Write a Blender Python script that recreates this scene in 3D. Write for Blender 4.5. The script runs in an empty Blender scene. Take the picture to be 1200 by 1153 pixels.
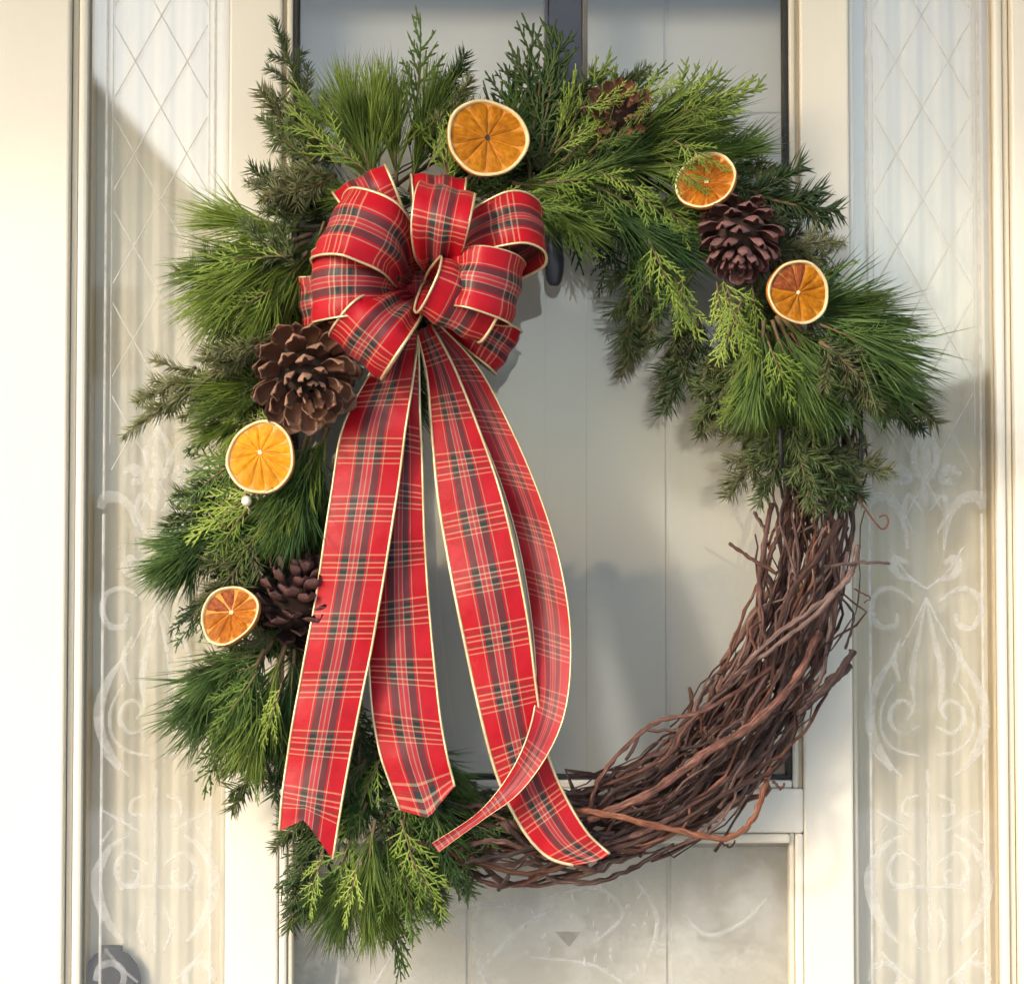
import bpy, math, random
from mathutils import Vector, Matrix, noise
random.seed(7)
R = math.radians
sc = bpy.context.scene
col = sc.collection

# ------------------------------------------------------------------ camera, sky, sun, exposure
ZC = 1.45                                   # height of the picture centre on the door
D = 2.4
PITCH = R(2.3)
CAM = Vector((0.0, -D, ZC - D * math.tan(PITCH)))
cam_d = bpy.data.cameras.new('camera')
cam = bpy.data.objects.new('camera', cam_d); col.objects.link(cam)
cam.location = CAM
cam.rotation_euler = (R(90) + PITCH, 0, 0)
cam_d.sensor_fit = 'HORIZONTAL'; cam_d.sensor_width = 36.0
cam_d.lens = 36.0 * (D / math.cos(PITCH)) / 1.2
cam_d.clip_start = 0.05; cam_d.clip_end = 3000
cam_d.dof.use_dof = True; cam_d.dof.focus_distance = D - 0.13; cam_d.dof.aperture_fstop = 6.3
sc.camera = cam

SUN_TRAVEL = Vector((0.165, 0.18, -0.105)).normalized()
to_sun = -SUN_TRAVEL
sun_el = math.asin(to_sun.z); sun_az = math.atan2(to_sun.x, to_sun.y)
world = bpy.data.worlds.new('World'); sc.world = world; world.use_nodes = True
wn = world.node_tree.nodes; wl = world.node_tree.links; wn.clear()
wo = wn.new('ShaderNodeOutputWorld'); wb = wn.new('ShaderNodeBackground'); ws = wn.new('ShaderNodeTexSky')
ws.sky_type = 'NISHITA'; ws.sun_disc = False
ws.sun_elevation = sun_el; ws.sun_rotation = sun_az
ws.air_density = 1.0; ws.dust_density = 2.0; ws.ozone_density = 1.0
wb.inputs['Strength'].default_value = 0.15
wl.new(ws.outputs['Color'], wb.inputs['Color']); wl.new(wb.outputs[0], wo.inputs[0])
sun_d = bpy.data.lights.new('sun', 'SUN'); sun_d.energy = 0.58; sun_d.angle = R(5.0); sun_d.color = (1.0, 0.955, 0.89)
sun = bpy.data.objects.new('sun', sun_d); col.objects.link(sun)
sun.rotation_euler = SUN_TRAVEL.to_track_quat('-Z', 'Y').to_euler(); sun.location = (-6, -7, 6)

sc.view_settings.view_transform = 'Standard'; sc.view_settings.look = 'None'
sc.view_settings.gamma = 1.0; sc.view_settings.exposure = 1.27
sc.view_settings.use_curve_mapping = False
sc.render.engine = 'CYCLES'
sc.cycles.use_denoising = True
sc.cycles.max_bounces = 7; sc.cycles.diffuse_bounces = 4; sc.cycles.glossy_bounces = 3; sc.cycles.transmission_bounces = 4; sc.cycles.transparent_max_bounces = 16
sc.cycles.use_adaptive_sampling = True; sc.cycles.adaptive_threshold = 0.025
sc.cycles.caustics_reflective = False; sc.cycles.caustics_refractive = False

def at(px, py, y=0.0):
    """the point at depth y that the photograph shows at pixel px, py"""
    dx = (px - 600) / 1200.0 * 36.0 / cam_d.lens
    dz = (576.5 - py) / 1200.0 * 36.0 / cam_d.lens
    c, s = math.cos(PITCH), math.sin(PITCH)
    v = Vector((dx, c - dz * s, s + dz * c))
    t = (y - CAM.y) / v.y
    return CAM + v * t
def X(px): return (px - 600) / 1000.0
def Z(py): return ZC + (576.5 - py) / 1000.0

# ------------------------------------------------------------------ materials
def nodes_of(name):
    m = bpy.data.materials.new(name); m.use_nodes = True
    nt = m.node_tree; nt.nodes.clear()
    out = nt.nodes.new('ShaderNodeOutputMaterial')
    return m, nt, out
def N(nt, t, **kw):
    n = nt.nodes.new(t)
    for k, v in kw.items(): setattr(n, k, v)
    return n
def ramp(nt, stops, interp='LINEAR'):
    r = nt.nodes.new('ShaderNodeValToRGB'); cr = r.color_ramp; cr.interpolation = interp
    while len(cr.elements) < len(stops): cr.elements.new(0.5)
    for e, (p, c) in zip(cr.elements, stops):
        e.position = p; e.color = (c[0], c[1], c[2], 1)
    return r
def surface(name, c1, c2, scale=8, rough=0.5, bump=0.0, bscale=60, stretch=(1, 1, 1), spec=0.5, detail=6, rvar=0.0, metal=0.0, coat=0.0, objrand=0.0):
    m, nt, out = nodes_of(name)
    tc = N(nt, 'ShaderNodeTexCoord'); mp = N(nt, 'ShaderNodeMapping'); mp.inputs['Scale'].default_value = stretch
    nt.links.new(tc.outputs['Object'], mp.inputs[0])
    nz = N(nt, 'ShaderNodeTexNoise'); nz.inputs['Scale'].default_value = scale; nz.inputs['Detail'].default_value = detail
    nt.links.new(mp.outputs[0], nz.inputs['Vector'])
    rp = ramp(nt, [(0.3, c1), (0.7, c2)]); nt.links.new(nz.outputs['Fac'], rp.inputs[0])
    p = N(nt, 'ShaderNodeBsdfPrincipled')
    csrc = rp.outputs[0]
    if objrand:
        oi = N(nt, 'ShaderNodeObjectInfo'); hs = N(nt, 'ShaderNodeHueSaturation')
        ma = N(nt, 'ShaderNodeMapRange'); ma.inputs['To Min'].default_value = 1 - objrand; ma.inputs['To Max'].default_value = 1 + objrand
        nt.links.new(oi.outputs['Random'], ma.inputs[0]); nt.links.new(ma.outputs[0], hs.inputs['Value']); nt.links.new(csrc, hs.inputs['Color'])
        csrc = hs.outputs[0]
    nt.links.new(csrc, p.inputs['Base Color'])
    p.inputs['Roughness'].default_value = rough; p.inputs['Specular IOR Level'].default_value = spec
    p.inputs['Metallic'].default_value = metal; p.inputs['Coat Weight'].default_value = coat
    if rvar:
        mr = N(nt, 'ShaderNodeMapRange'); mr.inputs['To Min'].default_value = rough - rvar; mr.inputs['To Max'].default_value = rough + rvar
        nt.links.new(nz.outputs['Fac'], mr.inputs[0]); nt.links.new(mr.outputs[0], p.inputs['Roughness'])
    if bump:
        n2 = N(nt, 'ShaderNodeTexNoise'); n2.inputs['Scale'].default_value = bscale; n2.inputs['Detail'].default_value = 4
        nt.links.new(mp.outputs[0], n2.inputs['Vector'])
        b = N(nt, 'ShaderNodeBump'); b.inputs['Strength'].default_value = bump; b.inputs['Distance'].default_value = 0.002
        nt.links.new(n2.outputs['Fac'], b.inputs['Height']); nt.links.new(b.outputs[0], p.inputs['Normal'])
    nt.links.new(p.outputs[0], out.inputs[0])
    return m
def foliage(name, c1, c2, scale=30, trans=0.42, rough=0.45):
    m, nt, out = nodes_of(name)
    oi = N(nt, 'ShaderNodeObjectInfo'); tc = N(nt, 'ShaderNodeTexCoord')
    nz = N(nt, 'ShaderNodeTexNoise'); nz.inputs['Scale'].default_value = scale; nz.inputs['Detail'].default_value = 3
    nt.links.new(tc.outputs['Object'], nz.inputs['Vector'])
    ad = N(nt, 'ShaderNodeMath', operation='ADD'); sb = N(nt, 'ShaderNodeMath', operation='MULTIPLY_ADD')
    sb.inputs[1].default_value = 0.9; sb.inputs[2].default_value = -0.45
    nt.links.new(oi.outputs['Random'], sb.inputs[0]); nt.links.new(nz.outputs['Fac'], ad.inputs[0]); nt.links.new(sb.outputs[0], ad.inputs[1])
    rp = ramp(nt, [(0.12, c1), (0.88, c2)]); nt.links.new(ad.outputs[0], rp.inputs[0])
    p = N(nt, 'ShaderNodeBsdfPrincipled'); p.inputs['Roughness'].default_value = rough; p.inputs['Specular IOR Level'].default_value = 0.45
    t = N(nt, 'ShaderNodeBsdfTranslucent'); mx = N(nt, 'ShaderNodeMixShader'); mx.inputs[0].default_value = trans
    nt.links.new(rp.outputs[0], p.inputs['Base Color']); nt.links.new(rp.outputs[0], t.inputs['Color'])
    nt.links.new(p.outputs[0], mx.inputs[1]); nt.links.new(t.outputs[0], mx.inputs[2]); nt.links.new(mx.outputs[0], out.inputs[0])
    return m
def glass(name, tint, f0, wav, wscale, rough=0.0, frost_refl=0.0):
    """thin coated pane: a mirror part over a clear part"""
    m, nt, out = nodes_of(name)
    tc = N(nt, 'ShaderNodeTexCoord')
    nz = N(nt, 'ShaderNodeTexNoise'); nz.inputs['Scale'].default_value = wscale; nz.inputs['Detail'].default_value = 2
    nt.links.new(tc.outputs['Object'], nz.inputs['Vector'])
    b = N(nt, 'ShaderNodeBump'); b.inputs['Strength'].default_value = wav; b.inputs['Distance'].default_value = 0.002
    nt.links.new(nz.outputs['Fac'], b.inputs['Height'])
    lw = N(nt, 'ShaderNodeLayerWeight'); lw.inputs['Blend'].default_value = 0.5       # Schlick: f0 + (1 - f0) facing^5, the same from both sides
    pw = N(nt, 'ShaderNodeMath', operation='POWER'); pw.inputs[1].default_value = 5.0; nt.links.new(lw.outputs['Facing'], pw.inputs[0])
    fr = N(nt, 'ShaderNodeMath', operation='MULTIPLY_ADD'); fr.inputs[1].default_value = 1 - f0; fr.inputs[2].default_value = f0
    nt.links.new(pw.outputs[0], fr.inputs[0])
    tr = N(nt, 'ShaderNodeBsdfTransparent'); tr.inputs['Color'].default_value = (*tint, 1)
    gl = N(nt, 'ShaderNodeBsdfGlossy'); gl.inputs['Roughness'].default_value = rough; nt.links.new(b.outputs[0], gl.inputs['Normal'])
    mx = N(nt, 'ShaderNodeMixShader'); nt.links.new(fr.outputs[0], mx.inputs[0])
    nt.links.new(tr.outputs[0], mx.inputs[1]); nt.links.new(gl.outputs[0], mx.inputs[2])
    last = mx.outputs[0]
    if frost_refl:                               # white frosting in patches, partly the lit garden's reflection painted on
        n3 = N(nt, 'ShaderNodeTexNoise'); n3.inputs['Scale'].default_value = 9; n3.inputs['Detail'].default_value = 8; n3.inputs['Roughness'].default_value = 0.75
        nt.links.new(tc.outputs['Object'], n3.inputs['Vector'])
        rp = ramp(nt, [(0.46, (0, 0, 0)), (0.75, (frost_refl, frost_refl, frost_refl))]); nt.links.new(n3.outputs['Fac'], rp.inputs[0])
        df = N(nt, 'ShaderNodeBsdfDiffuse'); df.inputs['Color'].default_value = (.8, .8, .78, 1)
        m2 = N(nt, 'ShaderNodeMixShader'); nt.links.new(rp.outputs[0], m2.inputs[0]); nt.links.new(last, m2.inputs[1]); nt.links.new(df.outputs[0], m2.inputs[2])
        last = m2.outputs[0]
    nt.links.new(last, out.inputs[0])
    return m
def etched(name, colr, alpha):
    m, nt, out = nodes_of(name)
    df = N(nt, 'ShaderNodeBsdfDiffuse'); df.inputs['Color'].default_value = (*colr, 1)
    tl = N(nt, 'ShaderNodeBsdfTranslucent'); tl.inputs['Color'].default_value = (*colr, 1)
    a = N(nt, 'ShaderNodeMixShader'); a.inputs[0].default_value = 0.4
    nt.links.new(df.outputs[0], a.inputs[1]); nt.links.new(tl.outputs[0], a.inputs[2])
    tr = N(nt, 'ShaderNodeBsdfTransparent'); mx = N(nt, 'ShaderNodeMixShader')
    tc = N(nt, 'ShaderNodeTexCoord'); nz = N(nt, 'ShaderNodeTexNoise'); nz.inputs['Scale'].default_value = 40
    nt.links.new(tc.outputs['Object'], nz.inputs['Vector'])
    mr = N(nt, 'ShaderNodeMapRange'); mr.inputs['From Min'].default_value = 0.3; mr.inputs['From Max'].default_value = 0.7
    mr.inputs['To Min'].default_value = alpha * 0.6; mr.inputs['To Max'].default_value = min(1, alpha * 1.3)
    nt.links.new(nz.outputs['Fac'], mr.inputs[0]); nt.links.new(mr.outputs[0], mx.inputs[0])
    nt.links.new(tr.outputs[0], mx.inputs[1]); nt.links.new(a.outputs[0], mx.inputs[2]); nt.links.new(mx.outputs[0], out.inputs[0])
    return m

def tartan(name, dull=0.0):
    """woven plaid: warp stripes across u, weft stripes along v (metres), averaged like a weave"""
    m, nt, out = nodes_of(name)
    uv = N(nt, 'ShaderNodeUVMap'); sp = N(nt, 'ShaderNodeSeparateXYZ'); nt.links.new(uv.outputs[0], sp.inputs[0])
    red = (0.46, 0.003, 0.013); red2 = (0.38, 0.003, 0.012); dk = (0.020, 0.030, 0.040); gr = (0.012, 0.035, 0.025); cr = (0.56, 0.44, 0.26); pk = (0.40, 0.03, 0.05)
    wc = (0.38, 0.22, 0.15); cw = (0.80, 0.64, 0.38)
    w = [(0, red), (.262, wc), (.278, red), (.312, dk), (.36, gr), (.385, dk), (.418, wc), (.434, pk), (.492, wc), (.508, pk),
         (.566, wc), (.582, dk), (.615, gr), (.64, dk), (.688, red), (.722, wc), (.738, red), (1, red)]
    wr = ramp(nt, w, 'CONSTANT'); nt.links.new(sp.outputs['X'], wr.inputs[0])
    mo = N(nt, 'ShaderNodeMath', operation='FRACT'); mu = N(nt, 'ShaderNodeMath', operation='MULTIPLY'); mu.inputs[1].default_value = 1 / 0.065
    nt.links.new(sp.outputs['Y'], mu.inputs[0]); nt.links.new(mu.outputs[0], mo.inputs[0])
    f = [(0, red), (.20, cw), (.228, red2), (.27, gr), (.335, cw), (.362, red2), (.415, cw), (.442, red2), (.475, gr), (.54, cw), (.567, red2), (.63, cw), (.655, red), (1, red)]
    fr = ramp(nt, f, 'CONSTANT'); nt.links.new(mo.outputs[0], fr.inputs[0])
    mx = N(nt, 'ShaderNodeMix', data_type='RGBA'); mx.inputs['Factor'].default_value = 0.25
    nt.links.new(wr.outputs[0], mx.inputs[6]); nt.links.new(fr.outputs[0], mx.inputs[7])
    last = mx.outputs[2]
    # uneven dye and thread
    tc = N(nt, 'ShaderNodeTexCoord'); nz = N(nt, 'ShaderNodeTexNoise'); nz.inputs['Scale'].default_value = 55; nz.inputs['Detail'].default_value = 5
    nt.links.new(tc.outputs['Object'], nz.inputs['Vector'])
    hs = N(nt, 'ShaderNodeHueSaturation'); mr = N(nt, 'ShaderNodeMapRange'); mr.inputs['To Min'].default_value = 0.75; mr.inputs['To Max'].default_value = 1.2
    nt.links.new(nz.outputs['Fac'], mr.inputs[0]); nt.links.new(mr.outputs[0], hs.inputs['Value']); nt.links.new(last, hs.inputs['Color'])
    last = hs.outputs[0]
    if dull:
        m2 = N(nt, 'ShaderNodeMix', data_type='RGBA'); m2.inputs['Factor'].default_value = dull; m2.inputs[7].default_value = (0.30, 0.025, 0.035, 1)
        nt.links.new(last, m2.inputs[6]); last = m2.outputs[2]
    p = N(nt, 'ShaderNodeBsdfPrincipled'); p.inputs['Roughness'].default_value = 0.45; p.inputs['Specular IOR Level'].default_value = 0.28
    p.inputs['Sheen Weight'].default_value = 0.04; p.inputs['Sheen Roughness'].default_value = 0.4
    nt.links.new(last, p.inputs['Base Color'])
    # ribbed weave relief
    wv = N(nt, 'ShaderNodeTexWave', wave_type='BANDS', bands_direction='Y'); wv.inputs['Scale'].default_value = 160; wv.inputs['Distortion'].default_value = 1.0
    nt.links.new(uv.outputs[0], wv.inputs['Vector'])
    b = N(nt, 'ShaderNodeBump'); b.inputs['Strength'].default_value = 0.12; b.inputs['Distance'].default_value = 0.0006
    n4 = N(nt, 'ShaderNodeTexNoise'); n4.inputs['Scale'].default_value = 28; nt.links.new(tc.outputs['Object'], n4.inputs['Vector'])
    b2 = N(nt, 'ShaderNodeBump'); b2.inputs['Strength'].default_value = 0.6; b2.inputs['Distance'].default_value = 0.004
    nt.links.new(wv.outputs['Fac'], b.inputs['Height']); nt.links.new(n4.outputs['Fac'], b2.inputs['Height'])
    nt.links.new(b2.outputs[0], b.inputs['Normal']); nt.links.new(b.outputs[0], p.inputs['Normal'])
    t = N(nt, 'ShaderNodeBsdfTranslucent'); nt.links.new(last, t.inputs['Color'])
    ms = N(nt, 'ShaderNodeMixShader'); ms.inputs[0].default_value = 0.12
    nt.links.new(p.outputs[0], ms.inputs[1]); nt.links.new(t.outputs[0], ms.inputs[2]); nt.links.new(ms.outputs[0], out.inputs[0])
    return m

def orange_flesh(name, c1, c2, c3, trans):
    m, nt, out = nodes_of(name)
    tc = N(nt, 'ShaderNodeTexCoord'); oi = N(nt, 'ShaderNodeObjectInfo')
    gd = N(nt, 'ShaderNodeUVMap')
    mp = N(nt, 'ShaderNodeMapping'); mp.inputs['Scale'].default_value = (3.0, 26.0, 1)      # u along the radius, v round it
    nt.links.new(gd.outputs[0], mp.inputs[0])
    nz = N(nt, 'ShaderNodeTexNoise'); nz.inputs['Scale'].default_value = 1.6; nz.inputs['Detail'].default_value = 4
    nt.links.new(mp.outputs[0], nz.inputs['Vector'])
    n2 = N(nt, 'ShaderNodeTexNoise'); n2.inputs['Scale'].default_value = 45; n2.inputs['Detail'].default_value = 3
    nt.links.new(tc.outputs['Object'], n2.inputs['Vector'])
    rp = ramp(nt, [(0.28, c1), (0.5, c2), (0.72, c3)]); nt.links.new(nz.outputs['Fac'], rp.inputs[0])
    rq = ramp(nt, [(0.35, (0.55, 0.45, 0.4)), (0.6, (1, 1, 1))]); nt.links.new(n2.outputs['Fac'], rq.inputs[0])
    mx = N(nt, 'ShaderNodeMix', data_type='RGBA', blend_type='MULTIPLY'); mx.inputs['Factor'].default_value = 0.55
    nt.links.new(rp.outputs[0], mx.inputs[6]); nt.links.new(rq.outputs[0], mx.inputs[7])
    p = N(nt, 'ShaderNodeBsdfPrincipled'); p.inputs['Roughness'].default_value = 0.5; p.inputs['Specular IOR Level'].default_value = 0.22; nt.links.new(mx.outputs[2], p.inputs['Base Color'])
    b = N(nt, 'ShaderNodeBump'); b.inputs['Strength'].default_value = 0.5; b.inputs['Distance'].default_value = 0.0015
    nt.links.new(nz.outputs['Fac'], b.inputs['Height']); nt.links.new(b.outputs[0], p.inputs['Normal'])
    t = N(nt, 'ShaderNodeBsdfTranslucent'); nt.links.new(mx.outputs[2], t.inputs['Color'])
    ms = N(nt, 'ShaderNodeMixShader'); ms.inputs[0].default_value = trans
    nt.links.new(p.outputs[0], ms.inputs[1]); nt.links.new(t.outputs[0], ms.inputs[2]); nt.links.new(ms.outputs[0], out.inputs[0])
    return m

M = {}
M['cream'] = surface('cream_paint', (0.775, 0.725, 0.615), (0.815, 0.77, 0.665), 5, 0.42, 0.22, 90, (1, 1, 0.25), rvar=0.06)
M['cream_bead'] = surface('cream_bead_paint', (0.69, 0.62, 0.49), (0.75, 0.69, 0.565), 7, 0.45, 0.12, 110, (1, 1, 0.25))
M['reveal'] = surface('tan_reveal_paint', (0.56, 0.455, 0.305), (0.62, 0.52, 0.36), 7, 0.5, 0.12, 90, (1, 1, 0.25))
M['black'] = surface('black_rubber', (0.012, 0.012, 0.013), (0.02, 0.02, 0.02), 40, 0.6)
M['inner'] = surface('inner_door_paint', (0.66, 0.635, 0.595), (0.72, 0.695, 0.65), 4, 0.5, 0.10, 60, (1, 1, 0.15))
M['strap'] = surface('slate_metal', (0.045, 0.05, 0.068), (0.075, 0.082, 0.105), 12, 0.42, 0.05, 80, metal=0.5)
M['curtain'] = surface('curtain_cloth', (0.88, 0.815, 0.67), (0.90, 0.85, 0.73), 6, 0.85, 0.2, 700, (1, 1, 0.3), spec=0.2)
M['door_glass'] = glass('storm_glass', (0.95, 0.96, 0.95), 0.045, 0.02, 3)
M['low_glass'] = glass('frost_reflection_glass', (0.95, 0.95, 0.93), 0.04, 0.25, 22, 0.05, 0.28)
M['side_glass'] = glass('leaded_glass', (0.97, 0.97, 0.955), 0.125, 0.05, 3, 0.03)
M['etch'] = etched('etched_line', (0.80, 0.79, 0.77), 0.75)
M['etch_grey'] = etched('etched_grey', (0.22, 0.21, 0.20), 0.55)
M['etch_soft'] = etched('etched_soft', (0.84, 0.86, 0.88), 0.30)
M['vine'] = surface('vine_bark', (0.022, 0.011, 0.010), (0.135, 0.062, 0.048), 34, 0.75, 1.0, 190, (1, 1, 1), spec=0.3, objrand=0.45)
M['vine_pale'] = surface('peeled_vine_bark', (0.10, 0.042, 0.030), (0.27, 0.135, 0.09), 34, 0.65, 0.7, 170, spec=0.35, objrand=0.2)
def bark(name, c1, c2, c3):
    m, nt, out = nodes_of(name)
    uv = N(nt, 'ShaderNodeUVMap'); oi = N(nt, 'ShaderNodeObjectInfo'); mp = N(nt, 'ShaderNodeMapping'); mp.inputs['Scale'].default_value = (7, 32, 1)
    nt.links.new(uv.outputs[0], mp.inputs[0]); nt.links.new(oi.outputs['Random'], mp.inputs['Location'])
    nz = N(nt, 'ShaderNodeTexNoise'); nz.inputs['Scale'].default_value = 1.5; nz.inputs['Detail'].default_value = 7; nz.inputs['Roughness'].default_value = 0.7
    nt.links.new(mp.outputs[0], nz.inputs['Vector'])
    rp = ramp(nt, [(0.34, c1), (0.52, c2), (0.68, c3)]); nt.links.new(nz.outputs['Fac'], rp.inputs[0])
    hs = N(nt, 'ShaderNodeHueSaturation'); mr = N(nt, 'ShaderNodeMapRange'); mr.inputs['To Min'].default_value = 0.45; mr.inputs['To Max'].default_value = 1.5
    ms = N(nt, 'ShaderNodeMath', operation='FRACT'); mu = N(nt, 'ShaderNodeMath', operation='MULTIPLY'); mu.inputs[1].default_value = 7.31
    nt.links.new(oi.outputs['Random'], mu.inputs[0]); nt.links.new(mu.outputs[0], ms.inputs[0])
    sr = N(nt, 'ShaderNodeMapRange'); sr.inputs['To Min'].default_value = 0.6; sr.inputs['To Max'].default_value = 1.15
    nt.links.new(ms.outputs[0], sr.inputs[0]); nt.links.new(sr.outputs[0], hs.inputs['Saturation'])
    nt.links.new(oi.outputs['Random'], mr.inputs[0]); nt.links.new(mr.outputs[0], hs.inputs['Value']); nt.links.new(rp.outputs[0], hs.inputs['Color'])
    p = N(nt, 'ShaderNodeBsdfPrincipled'); p.inputs['Roughness'].default_value = 0.7; p.inputs['Specular IOR Level'].default_value = 0.35
    nt.links.new(hs.outputs[0], p.inputs['Base Color'])
    b = N(nt, 'ShaderNodeBump'); b.inputs['Strength'].default_value = 1.0; b.inputs['Distance'].default_value = 0.0025
    nt.links.new(nz.outputs['Fac'], b.inputs['Height']); nt.links.new(b.outputs[0], p.inputs['Normal']); nt.links.new(p.outputs[0], out.inputs[0])
    return m
M['vine'] = bark('vine_bark_streaked', (0.016, 0.009, 0.008), (0.12, 0.050, 0.037), (0.30, 0.155, 0.112))
M['vine_pale'] = bark('peeled_bark_streaked', (0.07, 0.026, 0.018), (0.20, 0.088, 0.058), (0.36, 0.20, 0.135))
M['stem'] = surface('sprig_stem', (0.10, 0.065, 0.03), (0.17, 0.12, 0.05), 60, 0.75)
M['pine'] = foliage('pine_needles', (0.08, 0.155, 0.032), (0.32, 0.43, 0.075))
M['pine_blue'] = foliage('blue_pine_needles', (0.065, 0.145, 0.042), (0.22, 0.34, 0.085))
M['fir'] = foliage('fir_needles', (0.065, 0.112, 0.045), (0.21, 0.27, 0.10), rough=0.38)
M['fir_grey'] = foliage('grey_fir_needles', (0.12, 0.14, 0.062), (0.31, 0.32, 0.15), rough=0.4)
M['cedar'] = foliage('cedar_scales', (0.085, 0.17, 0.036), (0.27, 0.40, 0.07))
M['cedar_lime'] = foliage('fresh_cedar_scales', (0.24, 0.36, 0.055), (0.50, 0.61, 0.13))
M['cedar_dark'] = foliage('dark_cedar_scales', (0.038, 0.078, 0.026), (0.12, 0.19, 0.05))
M['cone_brown'] = surface('cone_scale_brown', (0.09, 0.036, 0.020), (0.27, 0.12, 0.07), 90, 0.6, 0.5, 260, spec=0.35, objrand=0.3)
M['cone_tan'] = surface('cone_scale_tan', (0.20, 0.095, 0.058), (0.46, 0.27, 0.175), 90, 0.6, 0.5, 260, spec=0.35, objrand=0.25)
M['cone_maroon'] = surface('cone_scale_maroon', (0.035, 0.012, 0.012), (0.15, 0.058, 0.050), 90, 0.5, 0.5, 260, spec=0.45, objrand=0.3)
M['cone_black'] = surface('cone_scale_dark', (0.016, 0.008, 0.008), (0.075, 0.035, 0.035), 90, 0.5, 0.5, 260, spec=0.45, objrand=0.3)
M['cone_lip'] = surface('cone_lip_rose', (0.10, 0.040, 0.038), (0.26, 0.125, 0.115), 90, 0.5, 0.5, 260, spec=0.45, objrand=0.3)
M['cone_core'] = surface('cone_core', (0.02, 0.01, 0.006), (0.04, 0.02, 0.012), 60, 0.9)
M['flesh_deep'] = orange_flesh('orange_flesh_deep', (0.46, 0.145, 0.004), (0.62, 0.225, 0.005), (0.74, 0.33, 0.018), 0.3)
M['flesh_bright'] = orange_flesh('orange_flesh_bright', (0.76, 0.30, 0.003), (0.86, 0.38, 0.004), (0.92, 0.48, 0.018), 0.3)
M['flesh_brown'] = orange_flesh('orange_flesh_brown', (0.38, 0.095, 0.004), (0.54, 0.165, 0.005), (0.66, 0.26, 0.018), 0.3)
M['flesh_burnt'] = orange_flesh('orange_flesh_burnt', (0.20, 0.035, 0.012), (0.33, 0.08, 0.02), (0.5, 0.16, 0.05), 0.1)
M['pith'] = surface('orange_pith', (0.72, 0.52, 0.24), (0.84, 0.70, 0.42), 70, 0.6, 0.4, 240)
M['peel'] = surface('orange_peel', (0.42, 0.13, 0.02), (0.66, 0.26, 0.035), 80, 0.5, 0.6, 300)
M['membrane'] = surface('orange_membrane', (0.50, 0.17, 0.010), (0.68, 0.29, 0.035), 90, 0.5)
M['seed'] = surface('orange_hole', (0.03, 0.015, 0.008), (0.06, 0.03, 0.012), 60, 0.8)
M['tartan'] = tartan('tartan_ribbon'); M['tartan_back'] = tartan('tartan_ribbon_back', 0.35)
M['gold'] = surface('gold_ribbon_edge', (0.70, 0.53, 0.27), (0.86, 0.72, 0.45), 120, 0.36, 0.3, 500, metal=0.5, spec=0.6)
M['pearl'] = surface('cream_pearl', (0.82, 0.74, 0.58), (0.88, 0.82, 0.68), 40, 0.2, coat=0.4)
M['strap_lit'] = surface('lit_edge_metal', (0.10, 0.092, 0.082), (0.19, 0.18, 0.165), 14, 0.55, 0.2, 60, metal=0.3)
M['dark_pot'] = surface('dark_grey_glaze', (0.035, 0.032, 0.030), (0.075, 0.070, 0.065), 30, 0.5)
M['ground'] = surface('lawn', (0.05, 0.075, 0.02), (0.10, 0.12, 0.04), 1.2, 0.9)
M['stone'] = surface('porch_stone', (0.36, 0.34, 0.31), (0.46, 0.44, 0.40), 6, 0.8, 0.4, 60)
M['concrete'] = surface('bounce_concrete', (0.46, 0.44, 0.40), (0.56, 0.54, 0.50), 1.5, 0.85, 0.3, 40)
M['road'] = surface('asphalt', (0.045, 0.045, 0.047), (0.06, 0.06, 0.06), 3, 0.85)
M['siding'] = surface('house_siding', (0.70, 0.69, 0.66), (0.76, 0.75, 0.72), 3, 0.7)
M['brick'] = surface('brick_wall', (0.50, 0.40, 0.30), (0.58, 0.48, 0.37), 5, 0.85)
M['roof'] = surface('roof_shingle', (0.06, 0.058, 0.06), (0.09, 0.085, 0.085), 7, 0.85)
M['white'] = surface('white_trim', (0.76, 0.75, 0.72), (0.8, 0.79, 0.76), 5, 0.5)
M['window'] = surface('dark_window', (0.03, 0.035, 0.04), (0.05, 0.055, 0.06), 2, 0.08)
M['bark'] = surface('tree_bark', (0.08, 0.065, 0.05), (0.14, 0.115, 0.09), 6, 0.9)
M['hedge'] = foliage('hedge_leaves', (0.025, 0.05, 0.015), (0.06, 0.10, 0.03), 3)

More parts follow.
